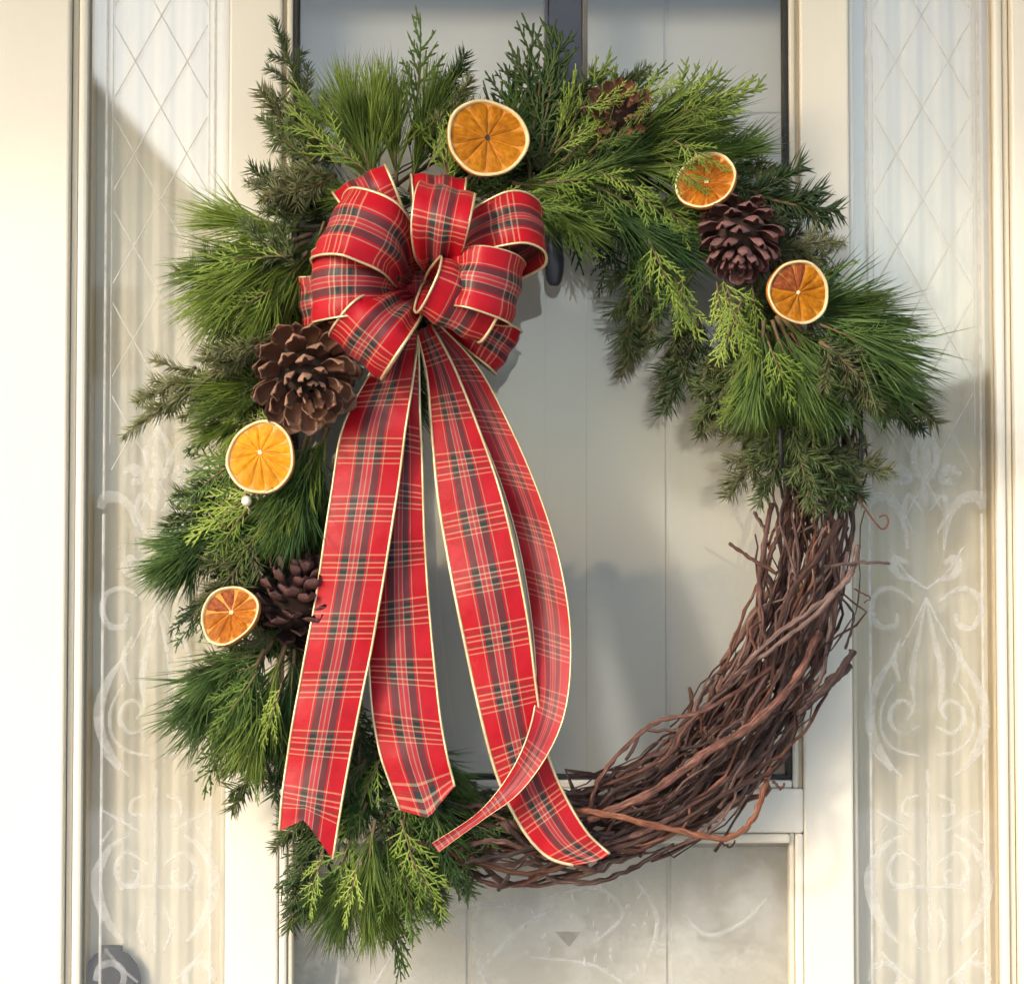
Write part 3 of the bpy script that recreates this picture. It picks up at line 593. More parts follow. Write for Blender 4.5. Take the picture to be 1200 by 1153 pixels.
# single stray vines and stubs, traced one by one
STRAY = [
    ([(1006, 640, -.10), (992, 680, -.125), (950, 715, -.13), (900, 752, -.125), (850, 806, -.11)], 5.0, 3.5, 1),
    ([(1000, 668, -.12), (960, 716, -.135), (915, 752, -.13), (868, 790, -.12)], 4.2, 3.2, 1),
    ([(985, 610, -.11), (960, 650, -.13), (930, 690, -.13), (912, 740, -.12), (905, 800, -.11)], 5.5, 4.5, 0),
    ([(905, 590, -.08), (893, 650, -.10), (890, 705, -.10), (899, 760, -.10), (897, 800, -.1)], 4.2, 4.0, 0),
    ([(884, 600, -.07), (896, 622, -.08), (898, 640, -.09)], 2.8, 3.0, 0), ([(902, 590, -.06), (899, 625, -.08)], 2.4, 3.0, 0),
    ([(926, 598, -.08), (912, 628, -.09), (903, 650, -.095), (893, 690, -.10)], 4.0, 3.2, 0),
    ([(854, 637, -.13), (880, 654, -.12), (910, 672, -.11)], 2.6, 3.2, 1), ([(1043, 661, -.13), (1010, 659, -.125), (965, 664, -.11)], 2.3, 2.8, 1),
    ([(891, 728, -.11), (879, 738, -.12), (884, 756, -.12), (898, 772, -.11)], 2.3, 2.8, 0),
    ([(690, 948, -.10), (703, 912, -.11), (736, 872, -.115), (772, 845, -.12), (815, 836, -.12), (862, 812, -.115), (905, 780, -.11)], 3.6, 3.4, 0),
    ([(703, 921, -.10), (745, 905, -.11), (785, 884, -.115), (800, 858, -.12), (822, 832, -.12)], 3.0, 2.8, 0),
    ([(786, 880, -.11), (830, 870, -.12), (868, 848, -.12)], 2.4, 2.6, 0), ([(842, 812, -.13), (870, 785, -.13), (897, 764, -.12)], 2.4, 3.0, 0),
    ([(700, 945, -.09), (724, 924, -.11), (752, 912, -.11), (770, 900, -.1)], 3, 3.5, 0), ([(720, 934, -.11), (722, 925, -.12), (758, 910, -.115)], 2.4, 3, 0),
    ([(672, 948, -.12), (715, 955, -.13), (760, 965, -.135), (810, 976, -.135), (850, 982, -.13), (878, 966, -.125), (892, 935, -.11), (902, 900, -.08)], 5.5, 4.6, 1),
    ([(700, 998, -.11), (750, 985, -.13), (800, 962, -.13), (850, 930, -.12), (905, 905, -.10)], 4.2, 3.6, 0),
    ([(690, 960, -.12), (760, 930, -.135), (830, 880, -.135), (880, 850, -.13), (930, 800, -.12), (960, 740, -.11)], 7.0, 6.0, 0),
    ([(1000, 762, -.10), (975, 800, -.11), (945, 826, -.11)], 6.0, 4.5, 0), ([(996, 778, -.09), (962, 810, -.10), (935, 838, -.10)], 8.5, 6.0, 0),
    ([(536, 1000, -.06), (552, 1024, -.07), (585, 1038, -.07), (625, 1030, -.07), (660, 1008, -.07)], 4.2, 3.6, 0),
    ([(530, 975, -.08), (560, 965, -.09), (600, 975, -.09), (650, 990, -.09)], 4.2, 4.2, 0), ([(584, 1042, -.07), (598, 1024, -.09), (615, 1006, -.09)], 3.0, 3.6, 0),
    ([(536, 995, -.09), (580, 985, -.10), (630, 1000, -.10), (700, 1020, -.09)], 5.0, 4.2, 0), ([(545, 1010, -.10), (600, 1000, -.11), (660, 985, -.11), (720, 975, -.11)], 4.2, 3.8, 0),
    ([(548, 962, -.06), (600, 945, -.07), (650, 960, -.08), (720, 950, -.08)], 4.5, 4.0, 0), ([(640, 1028, -.07), (690, 1034, -.08), (735, 1020, -.08), (790, 990, -.08)], 4.5, 4.0, 0),
    ([(975, 690, -.11), (1000, 720, -.10), (990, 760, -.10)], 2.0, 2.2, 0), ([(1000, 690, -.09), (1020, 700, -.10), (1012, 706, -.10)], 1.2, 0.9, 1),
    ([(845, 850, -.13), (829, 860, -.135), (826, 852, -.135)], 2.4, 2.8, 0), ([(838, 870, -.13), (848, 856, -.135), (872, 840, -.13)], 2.0, 2.4, 0),
    ([(905, 915, -.10), (915, 924, -.10), (919, 917, -.10)], 2.4, 1.8, 0), ([(842, 985, -.10), (856, 992, -.10), (861, 985, -.10)], 1.8, 1.2, 0),
]
for pts, r0, r1, pale in STRAY:
    P = spline([at(*p) for p in pts], len(pts) * 6)
    P = [p + Vector((rv.uniform(-1, 1), 0, rv.uniform(-1, 1))) * 0.0009 for p in P]
    bark_tube(P, r0 / 1000 * .72, r1 / 1000 * .72, M['vine_pale'] if pale else M['vine'])
mb = MB(); mb.tube(spline([at(*p) for p in [(1004, 580, -.1), (1014, 596, -.1), (1024, 610, -.1), (1034, 620, -.1), (1041, 613, -.1), (1038, 604, -.1), (1030, 606, -.1)]], 30), 0.0011, 5)
mb.build('tendril', M['vine'], wr)
mb = MB(); mb.tube(spline([at(1008, 470, -.1), at(1009, 500, -.1), at(1008, 545, -.1)], 8), 0.0026, 6); mb.build('binding_wire', M['black'], wr)
mb = MB(); mb.tube(spline([at(914, 500, -.12), at(915, 530, -.12), at(915, 556, -.1)], 8), 0.0028, 6); mb.build('binding_wire', M['black'], wr)

# ------------------------------------------------------------------ evergreen sprigs (x along, z to the viewer, unit metres)
def needle(mb, p, d, l, w, bend=Vector((0, 0, 0)), segs=2, sides=3):
    a = Vector((0, 0, 1)) if abs(d.z) < 0.9 else Vector((0, 1, 0)); u = a.cross(d).normalized(); v = d.cross(u)
    rows = []
    for i in range(segs):
        t = i / segs; c = p + d * l * t + bend * (t * t); r = w / 2 * (0.8 if i == 0 else 1.0)
        rows.append(mb.add([c + (u * math.cos(2.0944 * k) + v * math.sin(2.0944 * k)) * r for k in range(3)]))
    tip = mb.add([p + d * l + bend])
    for i in range(segs - 1):
        for k in range(3): mb.face((rows[i] + k, rows[i] + (k + 1) % 3, rows[i + 1] + (k + 1) % 3, rows[i + 1] + k))
    for k in range(3): mb.face((rows[-1] + k, rows[-1] + (k + 1) % 3, tip))
def rdir(base, spread, g):
    while True:
        q = Vector((g.uniform(-1, 1), g.uniform(-1, 1), g.uniform(-1, 1)))
        if 0.05 < q.length < 1: break
    return (base + q.normalized() * spread).normalized()
def pine_proto(seed, L=0.12):
    g = random.Random(seed); st, nd = MB(), MB()
    curve = g.uniform(-0.012, 0.012)
    stem = [Vector((L * 0.55 * t, curve * t * t, 0.004 * math.sin(3 * t))) for t in [i / 7 for i in range(8)]]
    st.tube(stem, [0.0024 * (1 - 0.5 * i / 7) for i in range(8)], 6)
    nb = 46
    for i in range(nb):
        t = 0.12 + 0.88 * (i / (nb - 1)) ** 0.8; k = min(int(t * 7), 6); p = stem[k].lerp(stem[k + 1], t * 7 - k)
        ax = (stem[k + 1] - stem[k]).normalized()
        spread = 0.46 * (1 - 0.55 * t) + 0.10
        fd = rdir(ax, spread * g.choice([.7, 1, 1, 1.3, 1.9]), g)
        for j in range(5):
            d = rdir(fd, 0.14, g); l = L * g.uniform(0.36, 0.68) * (1 - 0.18 * t if t > .8 else 1)
            needle(nd, p, d, l, g.uniform(0.0009, 0.0013), Vector((g.uniform(-.1, .3), g.uniform(-1, 1), g.uniform(-1, 1))) * l * g.choice([.08, .14, .14, .28]), 3)
    return st, nd, L
def fir_proto(seed, L, side=True):
    g = random.Random(seed); st, nd = MB(), MB()
    def shoot(p0, d, l, r, cv):
        n = max(5, int(l / 0.012)); q = Vector((-d.y, d.x, 0))
        S = [p0 + d * l * (i / n) + q * cv * (i / n) ** 2 + Vector((0, 0, 0.004 * math.sin(2.5 * i / n))) for i in range(n + 1)]
        st.tube(S, [r * (1 - 0.6 * i / n) for i in range(n + 1)], 5)
        m = int(l / 0.00058)
        for i in range(m):
            t = (i + g.random()) / m; k = min(int(t * n), n - 1); p = S[k].lerp(S[k + 1], t * n - k); ax = (S[k + 1] - S[k]).normalized()
            a = g.uniform(0, 6.283); u = Vector((-ax.y, ax.x, 0)).normalized(); w = Vector((0, 0, 1))
            rad = u * math.cos(a) + w * math.sin(a) * 0.75
            dd = (ax * g.uniform(0.55, 1.1) + rad).normalized()
            ln = g.uniform(0.013, 0.020) * (0.65 + 0.35 * min(1, (1 - t) * 5 + 0.3))
            needle(nd, p, dd, ln, g.uniform(0.0012, 0.0018), ax * ln * 0.12, 2)
    cv = g.uniform(-.02, .02) * L / .12
    shoot(Vector((0, 0, 0)), Vector((1, 0, 0)), L * 0.9, 0.0022, cv)
    if side:
        for i in range(int(3 + L / 0.05)):
            t = 0.12 + 0.62 * i / (2 + L / 0.05); s = 1 if i % 2 else -1
            a = R(g.uniform(32, 50)) * s
            d = Vector((math.cos(a), math.sin(a), g.uniform(-.25, .25))).normalized()
            shoot(Vector((L * 0.9 * t, cv * t * t, 0)), d, L * g.uniform(0.22, 0.40) * (1.15 - t), 0.0014, g.uniform(-.01, .01))
    return st, nd, L
def cedar_proto(seed, L=0.12):
    g = random.Random(seed); st, nd = MB(), MB()
    def scaly(p0, d, l, w, cv):
        n = max(4, int(l / 0.0032)); q = Vector((-d.y, d.x, 0)); rows = []
        for i in range(n + 1):
            t = i / n; c = p0 + d * l * t + q * cv * t * t + Vector((0, 0, -0.10 * l * t * t))
            dd = (d + q * (2 * cv * t / max(l, 1e-4))).normalized(); qq = Vector((-dd.y, dd.x, 0))
            ww = w * (1.0 if i % 2 else 0.62) * (1 - 0.45 * t) * (0.25 if i == n else 1)
            rows.append(nd.add([c + qq * ww / 2, c + Vector((0, 0, w * 0.28)), c - qq * ww / 2, c - Vector((0, 0, w * 0.28))]))
        for i in range(n):
            for k in range(4): nd.face((rows[i] + k, rows[i] + (k + 1) % 4, rows[i + 1] + (k + 1) % 4, rows[i + 1] + k))
    def frond(p0, d, l, lvl, cv):
        w = 0.0040 if lvl == 0 else (0.0038 if lvl == 1 else 0.0034)
        scaly(p0, d, l, w, cv)
        if lvl >= 2: return
        n = max(4, int(l / (0.0085 if lvl == 0 else 0.0060))); q = Vector((-d.y, d.x, 0))
        for i in range(n):
            t = 0.10 + 0.86 * i / n; s = 1 if i % 2 else -1
            a = R(g.uniform(24, 52)) * s; dd = Vector((d.x * math.cos(a) - d.y * math.sin(a), d.x * math.sin(a) + d.y * math.cos(a), d.z + g.uniform(-.16, .16))).normalized()
            ll = l * (0.52 if lvl == 0 else 0.42) * (1.05 - t * 0.85) * g.uniform(0.5, 1.25)
            if ll > 0.005 and g.random() > 0.08: frond(p0 + d * l * t + q * cv * t * t + Vector((0, 0, -0.1 * l * t * t)), dd, ll, lvl + 1, -s * ll * 0.10)
    cv = g.uniform(-.018, .018)
    frond(Vector((0, 0, 0)), Vector((1, 0, 0)), L, 0, cv)
    S = [Vector((L * 0.6 * t, cv * 0.36 * t * t, -0.0005)) for t in [i / 5 for i in range(6)]]
    st.tube(S, [0.0021 * (1 - .6 * i / 5) for i in range(6)], 5)
    return st, nd, L
PROTO = {'P': [pine_proto(100 + i) for i in range(5)], 'F': [fir_proto(200 + i, 0.11) for i in range(4)], 'G': [fir_proto(230 + i, 0.20) for i in range(3)], 'C': [cedar_proto(300 + i) for i in range(8)]}
NAMES = {'P': 'pine_sprig', 'F': 'fir_sprig', 'G': 'fir_sprig', 'C': 'cedar_sprig'}
LEAF = {'P': 'needles', 'F': 'needles', 'G': 'needles', 'C': 'scale_leaves'}
MESH = {}
def sprig_mesh(kind, i, mname):
    key = (kind, i, mname)
    if key not in MESH:
        st, nd, L = PROTO[kind][i]
        MESH[key] = (st.mesh('sprig_stem', M['stem']), nd.mesh('sprig_leaves', M[mname]))
    return MESH[key]
gs = random.Random(5)
wr_inv = Matrix.Translation(-wr.location)
def sprig(kind, mname, p0, p1, roll=None, fat=1.0):
    d = p1 - p0; l = d.length
    fat = (gs.uniform(1.1, 1.4) if l < 0.15 else 0.85) if kind == 'F' else (gs.uniform(0.75, 1.1) if kind == 'C' else gs.uniform(0.8, 1.05))
    if kind == 'F' and l > 0.155: kind = 'G'
    i = gs.randrange(len(PROTO[kind])); st, nd = sprig_mesh(kind, i, mname); L = PROTO[kind][i][2]
    x = d.normalized(); v = Vector((0, -1, 0)); v = (v - x * v.dot(x)).normalized()
    if roll is None: roll = gs.uniform(-3.14, 3.14) if kind == 'P' else gs.gauss(0, 0.6)
    y = v.cross(x); z = v * math.cos(roll) + y * math.sin(roll); y = z.cross(x)
    s = l / L * (1.06 if kind == 'P' else 1.0)
    m = Matrix(((x.x * s, y.x * s * fat, z.x * s * fat, p0.x), (x.y * s, y.y * s * fat, z.y * s * fat, p0.y), (x.z * s, y.z * s * fat, z.z * s * fat, p0.z), (0, 0, 0, 1)))
    o = bpy.data.objects.new(NAMES[kind], st); col.objects.link(o); o.parent = wr; o.matrix_parent_inverse = wr_inv; o.matrix_basis = m
    c = bpy.data.objects.new(LEAF[kind], nd); col.objects.link(c); c.parent = o; c['kind'] = 'stuff'
    return o
# sprigs that make the outline, traced: kind, base px, tip px, base depth, tip depth
SPRIGS = '''
F fir 378 165 305 12 -.06 -.08;F fir_grey 392 190 284 118 -.08 -.09;C cedar_lime 400 195 318 128 -.10 -.11;C cedar_lime 425 180 345 92 -.08 -.10;F fir 385 265 276 208 -.06 -.08;C cedar 400 230 330 175 -.08 -.1
P pine 430 225 395 75 -.08 -.10;P pine 445 225 435 72 -.10 -.12;P pine 465 220 475 70 -.10 -.11;P pine 440 230 415 90 -.12 -.13;P pine 480 225 515 75 -.09 -.11;C cedar 480 170 512 18 -.07 -.08
F fir_grey 505 180 560 88 -.08 -.09;F fir 500 170 548 55 -.06 -.07;P pine 520 220 535 110 -.09 -.1;C cedar 530 230 500 120 -.11 -.12;C cedar_lime 525 215 520 130 -.13 -.14
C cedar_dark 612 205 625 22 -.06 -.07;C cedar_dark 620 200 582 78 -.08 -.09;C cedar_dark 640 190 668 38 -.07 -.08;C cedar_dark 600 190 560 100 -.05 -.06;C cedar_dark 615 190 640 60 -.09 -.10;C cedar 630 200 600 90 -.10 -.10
C cedar_lime 655 170 722 62 -.10 -.11;C cedar_lime 640 190 690 90 -.11 -.12;C cedar 690 150 790 72 -.07 -.08;F fir 690 130 752 62 -.05 -.06;C cedar 700 140 800 110 -.09 -.10
C cedar_lime 770 160 893 88 -.09 -.11;C cedar_lime 760 140 850 80 -.08 -.09;P pine 700 185 880 135 -.10 -.12;P pine 710 190 875 165 -.11 -.12;P pine 690 180 860 110 -.08 -.10;P pine 720 200 860 205 -.12 -.13;P pine 640 215 770 190 -.12 -.13
P pine 600 215 740 215 -.12 -.13;P pine 590 225 735 255 -.11 -.12;C cedar 570 235 690 255 -.12 -.13;P pine 570 230 690 285 -.09 -.09;C cedar_lime 650 225 695 308 -.12 -.12;C cedar 690 215 790 260 -.13 -.13;C cedar_dark 650 240 760 330 -.09 -.08
P pine_blue 700 230 830 330 -.11 -.11;F fir 700 240 800 290 -.10 -.10;P pine_blue 720 240 800 350 -.10 -.09;C cedar_lime 770 235 840 300 -.13 -.13
G fir 850 215 992 268 -.10 -.10;F fir 850 235 960 225 -.09 -.09;F fir_grey 880 275 982 345 -.10 -.10;F fir_grey 870 250 975 300 -.09 -.08;C cedar_lime 935 330 1003 300 -.09 -.10;F fir 840 200 930 190 -.07 -.07
C cedar_lime 845 320 880 408 -.14 -.14;C cedar_lime 790 325 830 400 -.13 -.13;C cedar 820 310 770 385 -.12 -.11;C cedar_lime 840 330 850 420 -.14 -.14;C cedar_lime 880 330 895 400 -.14 -.14;C cedar 770 290 745 375 -.11 -.10
F fir 745 300 722 430 -.06 -.05;G fir_grey 775 330 738 455 -.05 -.04;F fir_grey 800 360 770 470 -.05 -.04;F fir 820 370 800 500 -.07 -.07;F fir_grey 850 410 806 518 -.08 -.08;F fir 870 420 830 515 -.09 -.09;C cedar_dark 720 270 700 350 -.06 -.05
P pine_blue 915 365 1100 438 -.12 -.13;P pine 925 360 1082 385 -.11 -.12;P pine_blue 920 370 1080 480 -.12 -.12;P pine 915 370 1030 500 -.13 -.13;P pine_blue 910 370 990 510 -.13 -.13;P pine 905 375 945 515 -.14 -.14;P pine_blue 895 375 900 510 -.14 -.14;P pine 885 375 860 495 -.13 -.13;P pine 925 355 1050 352 -.10 -.10;P pine 900 390 920 520 -.11 -.11
F fir_grey 1000 430 1113 490 -.08 -.08;F fir 990 445 1085 520 -.07 -.07;F fir_grey 955 535 1052 563 -.09 -.09;F fir 940 510 1010 600 -.08 -.08;F fir_grey 905 490 868 600 -.09 -.09;F fir 930 500 950 615 -.11 -.11;F fir 925 490 905 605 -.10 -.1;F fir_grey 880 470 838 520 -.1 -.1;C cedar_lime 870 450 840 500 -.12 -.12;F fir 960 500 985 610 -.10 -.10;F fir 950 470 970 580 -.11 -.11
P pine 365 275 200 335 -.09 -.11;P pine 360 285 195 365 -.10 -.12;P pine 350 290 235 392 -.11 -.12;P pine 370 270 210 272 -.07 -.08;P pine 360 295 270 390 -.12 -.13;P pine 365 300 310 395 -.11 -.12;F fir 370 250 300 260 -.09 -.10;F fir 360 240 320 210 -.08 -.09;P pine 380 260 340 360 -.1 -.11
G fir_grey 335 385 118 512 -.13 -.13;C cedar_lime 680 128 748 100 -.165 -.165;C cedar 700 168 752 150 -.16 -.16;C cedar_lime 770 120 735 145 -.16 -.165;F fir 440 330 500 420 -.085 -.085;C cedar_dark 450 330 490 450 -.09 -.09;C cedar_dark 480 300 505 430 -.08 -.08;F fir 470 300 480 440 -.075 -.075;P pine_blue 470 320 510 460 -.08 -.08;P pine_blue 450 380 480 520 -.08 -.08;F fir 460 420 500 540 -.07 -.07;C cedar_dark 500 250 560 330 -.085 -.085;F fir 490 260 540 330 -.08 -.08;C cedar_dark 620 220 628 18 -.09 -.10;C cedar_dark 630 200 655 30 -.10 -.10;C cedar_dark 600 200 590 60 -.09 -.09;F fir 640 190 680 70 -.08 -.08;C cedar_lime 480 1000 520 1080 -.14 -.14;C cedar_lime 380 1000 350 1070 -.13 -.13;C cedar_lime 800 130 880 120 -.13 -.13;C cedar_lime 730 130 800 85 -.12 -.12;C cedar_lime 560 240 640 225 -.15 -.15;C cedar_lime 640 215 720 205 -.15 -.15;F fir_grey 230 430 165 490 -.12 -.12;F fir 370 190 290 150 -.11 -.11;F fir_grey 360 240 280 225 -.10 -.10;C cedar_lime 340 300 230 300 -.14 -.14;C cedar_lime 320 340 240 380 -.14 -.14;F fir 350 310 270 270 -.13 -.13;C cedar 960 380 1060 420 -.15 -.15;F fir_grey 960 400 1050 470 -.15 -.15;C cedar_lime 900 400 930 480 -.16 -.16;C cedar 300 790 250 870 -.15 -.15;C cedar_lime 330 800 310 880 -.15 -.15;F fir_grey 930 290 990 270 -.12 -.12;G fir_grey 325 395 190 490 -.08 -.08;F fir_grey 320 385 225 420 -.09 -.09;F fir 330 380 240 440 -.10 -.10;F fir 345 370 290 450 -.09 -.1
P pine 330 440 218 475 -.10 -.11;P pine 320 455 220 505 -.11 -.12;P pine 310 470 222 530 -.10 -.10;C cedar 300 480 222 540 -.09 -.09;C cedar 300 520 215 560 -.10 -.10
C cedar_lime 300 560 205 640 -.11 -.12;C cedar 295 540 200 600 -.09 -.09;C cedar_lime 290 580 225 660 -.12 -.12;C cedar 285 560 190 630 -.08 -.08;C cedar 300 590 250 670 -.11 -.11
P pine_blue 275 595 165 655 -.09 -.10;P pine_blue 275 605 180 700 -.10 -.11;P pine_blue 268 600 165 690 -.10 -.11;P pine_blue 280 610 200 690 -.11 -.12;P pine_blue 265 600 205 705 -.09 -.09
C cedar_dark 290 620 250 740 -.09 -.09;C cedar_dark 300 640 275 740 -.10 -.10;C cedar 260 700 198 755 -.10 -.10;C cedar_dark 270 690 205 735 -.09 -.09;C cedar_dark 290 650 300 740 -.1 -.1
P pine_blue 370 500 315 650 -.12 -.12;P pine 385 500 350 640 -.11 -.11;P pine 360 510 305 620 -.12 -.13;P pine_blue 375 520 370 660 -.10 -.10;P pine 350 545 300 640 -.12 -.12;P pine_blue 365 530 330 670 -.12 -.12
P pine_blue 320 745 208 892 -.11 -.12;P pine_blue 320 750 245 910 -.12 -.12;P pine 335 755 285 915 -.12 -.12;P pine_blue 300 750 200 862 -.10 -.11;P pine_blue 345 760 330 915 -.11 -.11;P pine_blue 310 760 265 890 -.13 -.13;P pine_blue 290 750 215 830 -.11 -.12
C cedar 285 830 228 930 -.08 -.08;C cedar 310 850 285 935 -.08 -.08;C cedar_dark 340 850 335 940 -.08 -.08;F fir_grey 290 760 212 790 -.11 -.12;F fir_grey 320 750 240 760 -.12 -.12
F fir 375 965 332 1105 -.09 -.10;C cedar_dark 390 950 325 1050 -.08 -.08;P pine 420 1000 375 1115 -.11 -.12;P pine 425 1000 425 1122 -.12 -.12;P pine 415 1000 395 1118 -.12 -.12;P pine 430 1000 450 1110 -.11 -.11;C cedar_lime 455 980 478 1075 -.12 -.12;C cedar 460 1010 530 1085 -.10 -.10;C cedar 455 1020 478 1145 -.09 -.09;C cedar_dark 480 960 565 1050 -.09 -.09;F fir 500 980 532 1088 -.07 -.07;C cedar 470 920 490 1030 -.11 -.11;C cedar_dark 500 920 560 1010 -.08 -.08
P pine_blue 500 890 575 965 -.07 -.07;F fir 520 910 572 1000 -.06 -.06;C cedar 440 880 430 980 -.1 -.1;P pine_blue 420 880 410 990 -.10 -.10;C cedar_dark 450 860 470 960 -.08 -.08;F fir 480 880 545 900 -.06 -.06;C cedar_dark 400 900 360 1010 -.09 -.09;P pine 400 1010 345 1090 -.08 -.08
C cedar_lime 410 190 322 128 -.135 -.14;C cedar_lime 420 185 350 100 -.13 -.13;C cedar_lime 430 200 360 150 -.14 -.14;C cedar_lime 500 200 530 125 -.15 -.15;C cedar 660 190 740 100 -.13 -.13;C cedar_lime 690 180 760 110 -.13 -.14;C cedar_lime 780 150 885 92 -.12 -.12;C cedar_lime 740 150 830 85 -.11 -.12;C cedar_lime 650 180 715 120 -.14 -.14;C cedar 600 240 680 235 -.15 -.15;C cedar_lime 700 200 770 230 -.15 -.15;C cedar 740 220 800 270 -.15 -.15
C cedar_lime 660 250 692 305 -.13 -.13;C cedar_lime 760 280 800 370 -.15 -.15;C cedar_lime 800 320 800 400 -.14 -.14;C cedar_lime 850 345 880 420 -.16 -.16;C cedar_lime 870 350 840 430 -.15 -.15;C cedar 900 430 850 500 -.14 -.14;C cedar_lime 790 165 860 200 -.165 -.165;C cedar_lime 780 190 840 225 -.170 -.168
C cedar_lime 310 570 215 640 -.14 -.14;C cedar_lime 295 590 235 660 -.14 -.14;C cedar 290 530 205 590 -.13 -.13;C cedar_lime 330 500 255 490 -.12 -.12;C cedar 310 610 265 690 -.13 -.13;P pine 330 600 255 720 -.10 -.10;F fir_grey 310 620 250 730 -.12 -.12;C cedar_dark 260 690 200 750 -.12 -.12;C cedar 300 780 240 800 -.13 -.13
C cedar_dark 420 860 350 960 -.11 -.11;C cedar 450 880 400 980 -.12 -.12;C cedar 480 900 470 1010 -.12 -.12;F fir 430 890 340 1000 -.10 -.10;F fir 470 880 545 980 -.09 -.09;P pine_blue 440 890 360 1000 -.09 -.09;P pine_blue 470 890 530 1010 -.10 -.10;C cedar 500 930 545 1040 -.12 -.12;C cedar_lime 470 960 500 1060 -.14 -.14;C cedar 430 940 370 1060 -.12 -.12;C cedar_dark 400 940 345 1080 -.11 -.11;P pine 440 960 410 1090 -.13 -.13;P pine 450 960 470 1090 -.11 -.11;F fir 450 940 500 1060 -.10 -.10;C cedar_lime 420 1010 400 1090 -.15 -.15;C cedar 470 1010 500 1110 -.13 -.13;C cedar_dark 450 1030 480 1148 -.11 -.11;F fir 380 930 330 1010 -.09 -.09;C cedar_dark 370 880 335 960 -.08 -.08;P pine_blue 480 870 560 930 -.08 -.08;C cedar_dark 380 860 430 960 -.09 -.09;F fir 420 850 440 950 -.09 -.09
F fir 360 600 390 720 -.08 -.08;F fir 370 700 400 800 -.08 -.08;C cedar_dark 380 760 420 860 -.08 -.08;P pine_blue 360 800 420 900 -.08 -.08;F fir 330 720 380 820 -.09 -.09
'''
for line in SPRIGS.strip().split('\n'):
    for s in line.split(';'):
        a = s.split()
        if len(a) < 8: continue
        k = 'F' if a[0] == 'G' else a[0]
        sprig(k, a[1], at(float(a[2]), float(a[3]), float(a[6])), at(float(a[4]), float(a[5]), float(a[7])))
# sprigs that fill the body of the garland, lying along the ring
for i in range(120):
    th = R(gs.uniform(8, 256)); r = gs.uniform(0.0, 0.075); phi = gs.uniform(-3.1, 3.1)
    if th > R(236): r *= 0.6
    p = ring(th, r, phi); p.y = -0.045 - gs.random() * 0.055
    c, s = math.cos(th), math.sin(th); out = Vector((c / RX, 0, s / RY)).normalized(); tan = Vector((-out.z, 0, out.x))
    way = 1 if th > R(112) else -1                     # the sprigs fan out from the bow, both ways round
    d = tan * way * gs.uniform(0.5, 1.0) + out * gs.uniform(-0.75, 0.85); d.normalize(); d.y = gs.uniform(-0.25, 0.1)
    l = gs.uniform(0.075, 0.125)
    if th < R(30) or th > R(240): l *= 0.75
    k, mn = gs.choice([('P', 'pine'), ('P', 'pine_blue'), ('F', 'fir'), ('F', 'fir'), ('C', 'cedar'), ('C', 'cedar_dark'), ('C', 'cedar_dark'), ('F', 'fir_grey')])
    q = p + d * l
    # keep out of the open middle
    e = ((q.x - X(CX)) / (RX / 1000 - 0.075)) ** 2 + ((q.z - Z(CY)) / (RY / 1000 - 0.085)) ** 2
    if e < 1: q = p + (d - out * 2 * d.dot(out) if d.dot(out) < 0 else d).normalized() * l
    sprig(k, mn, p, q)

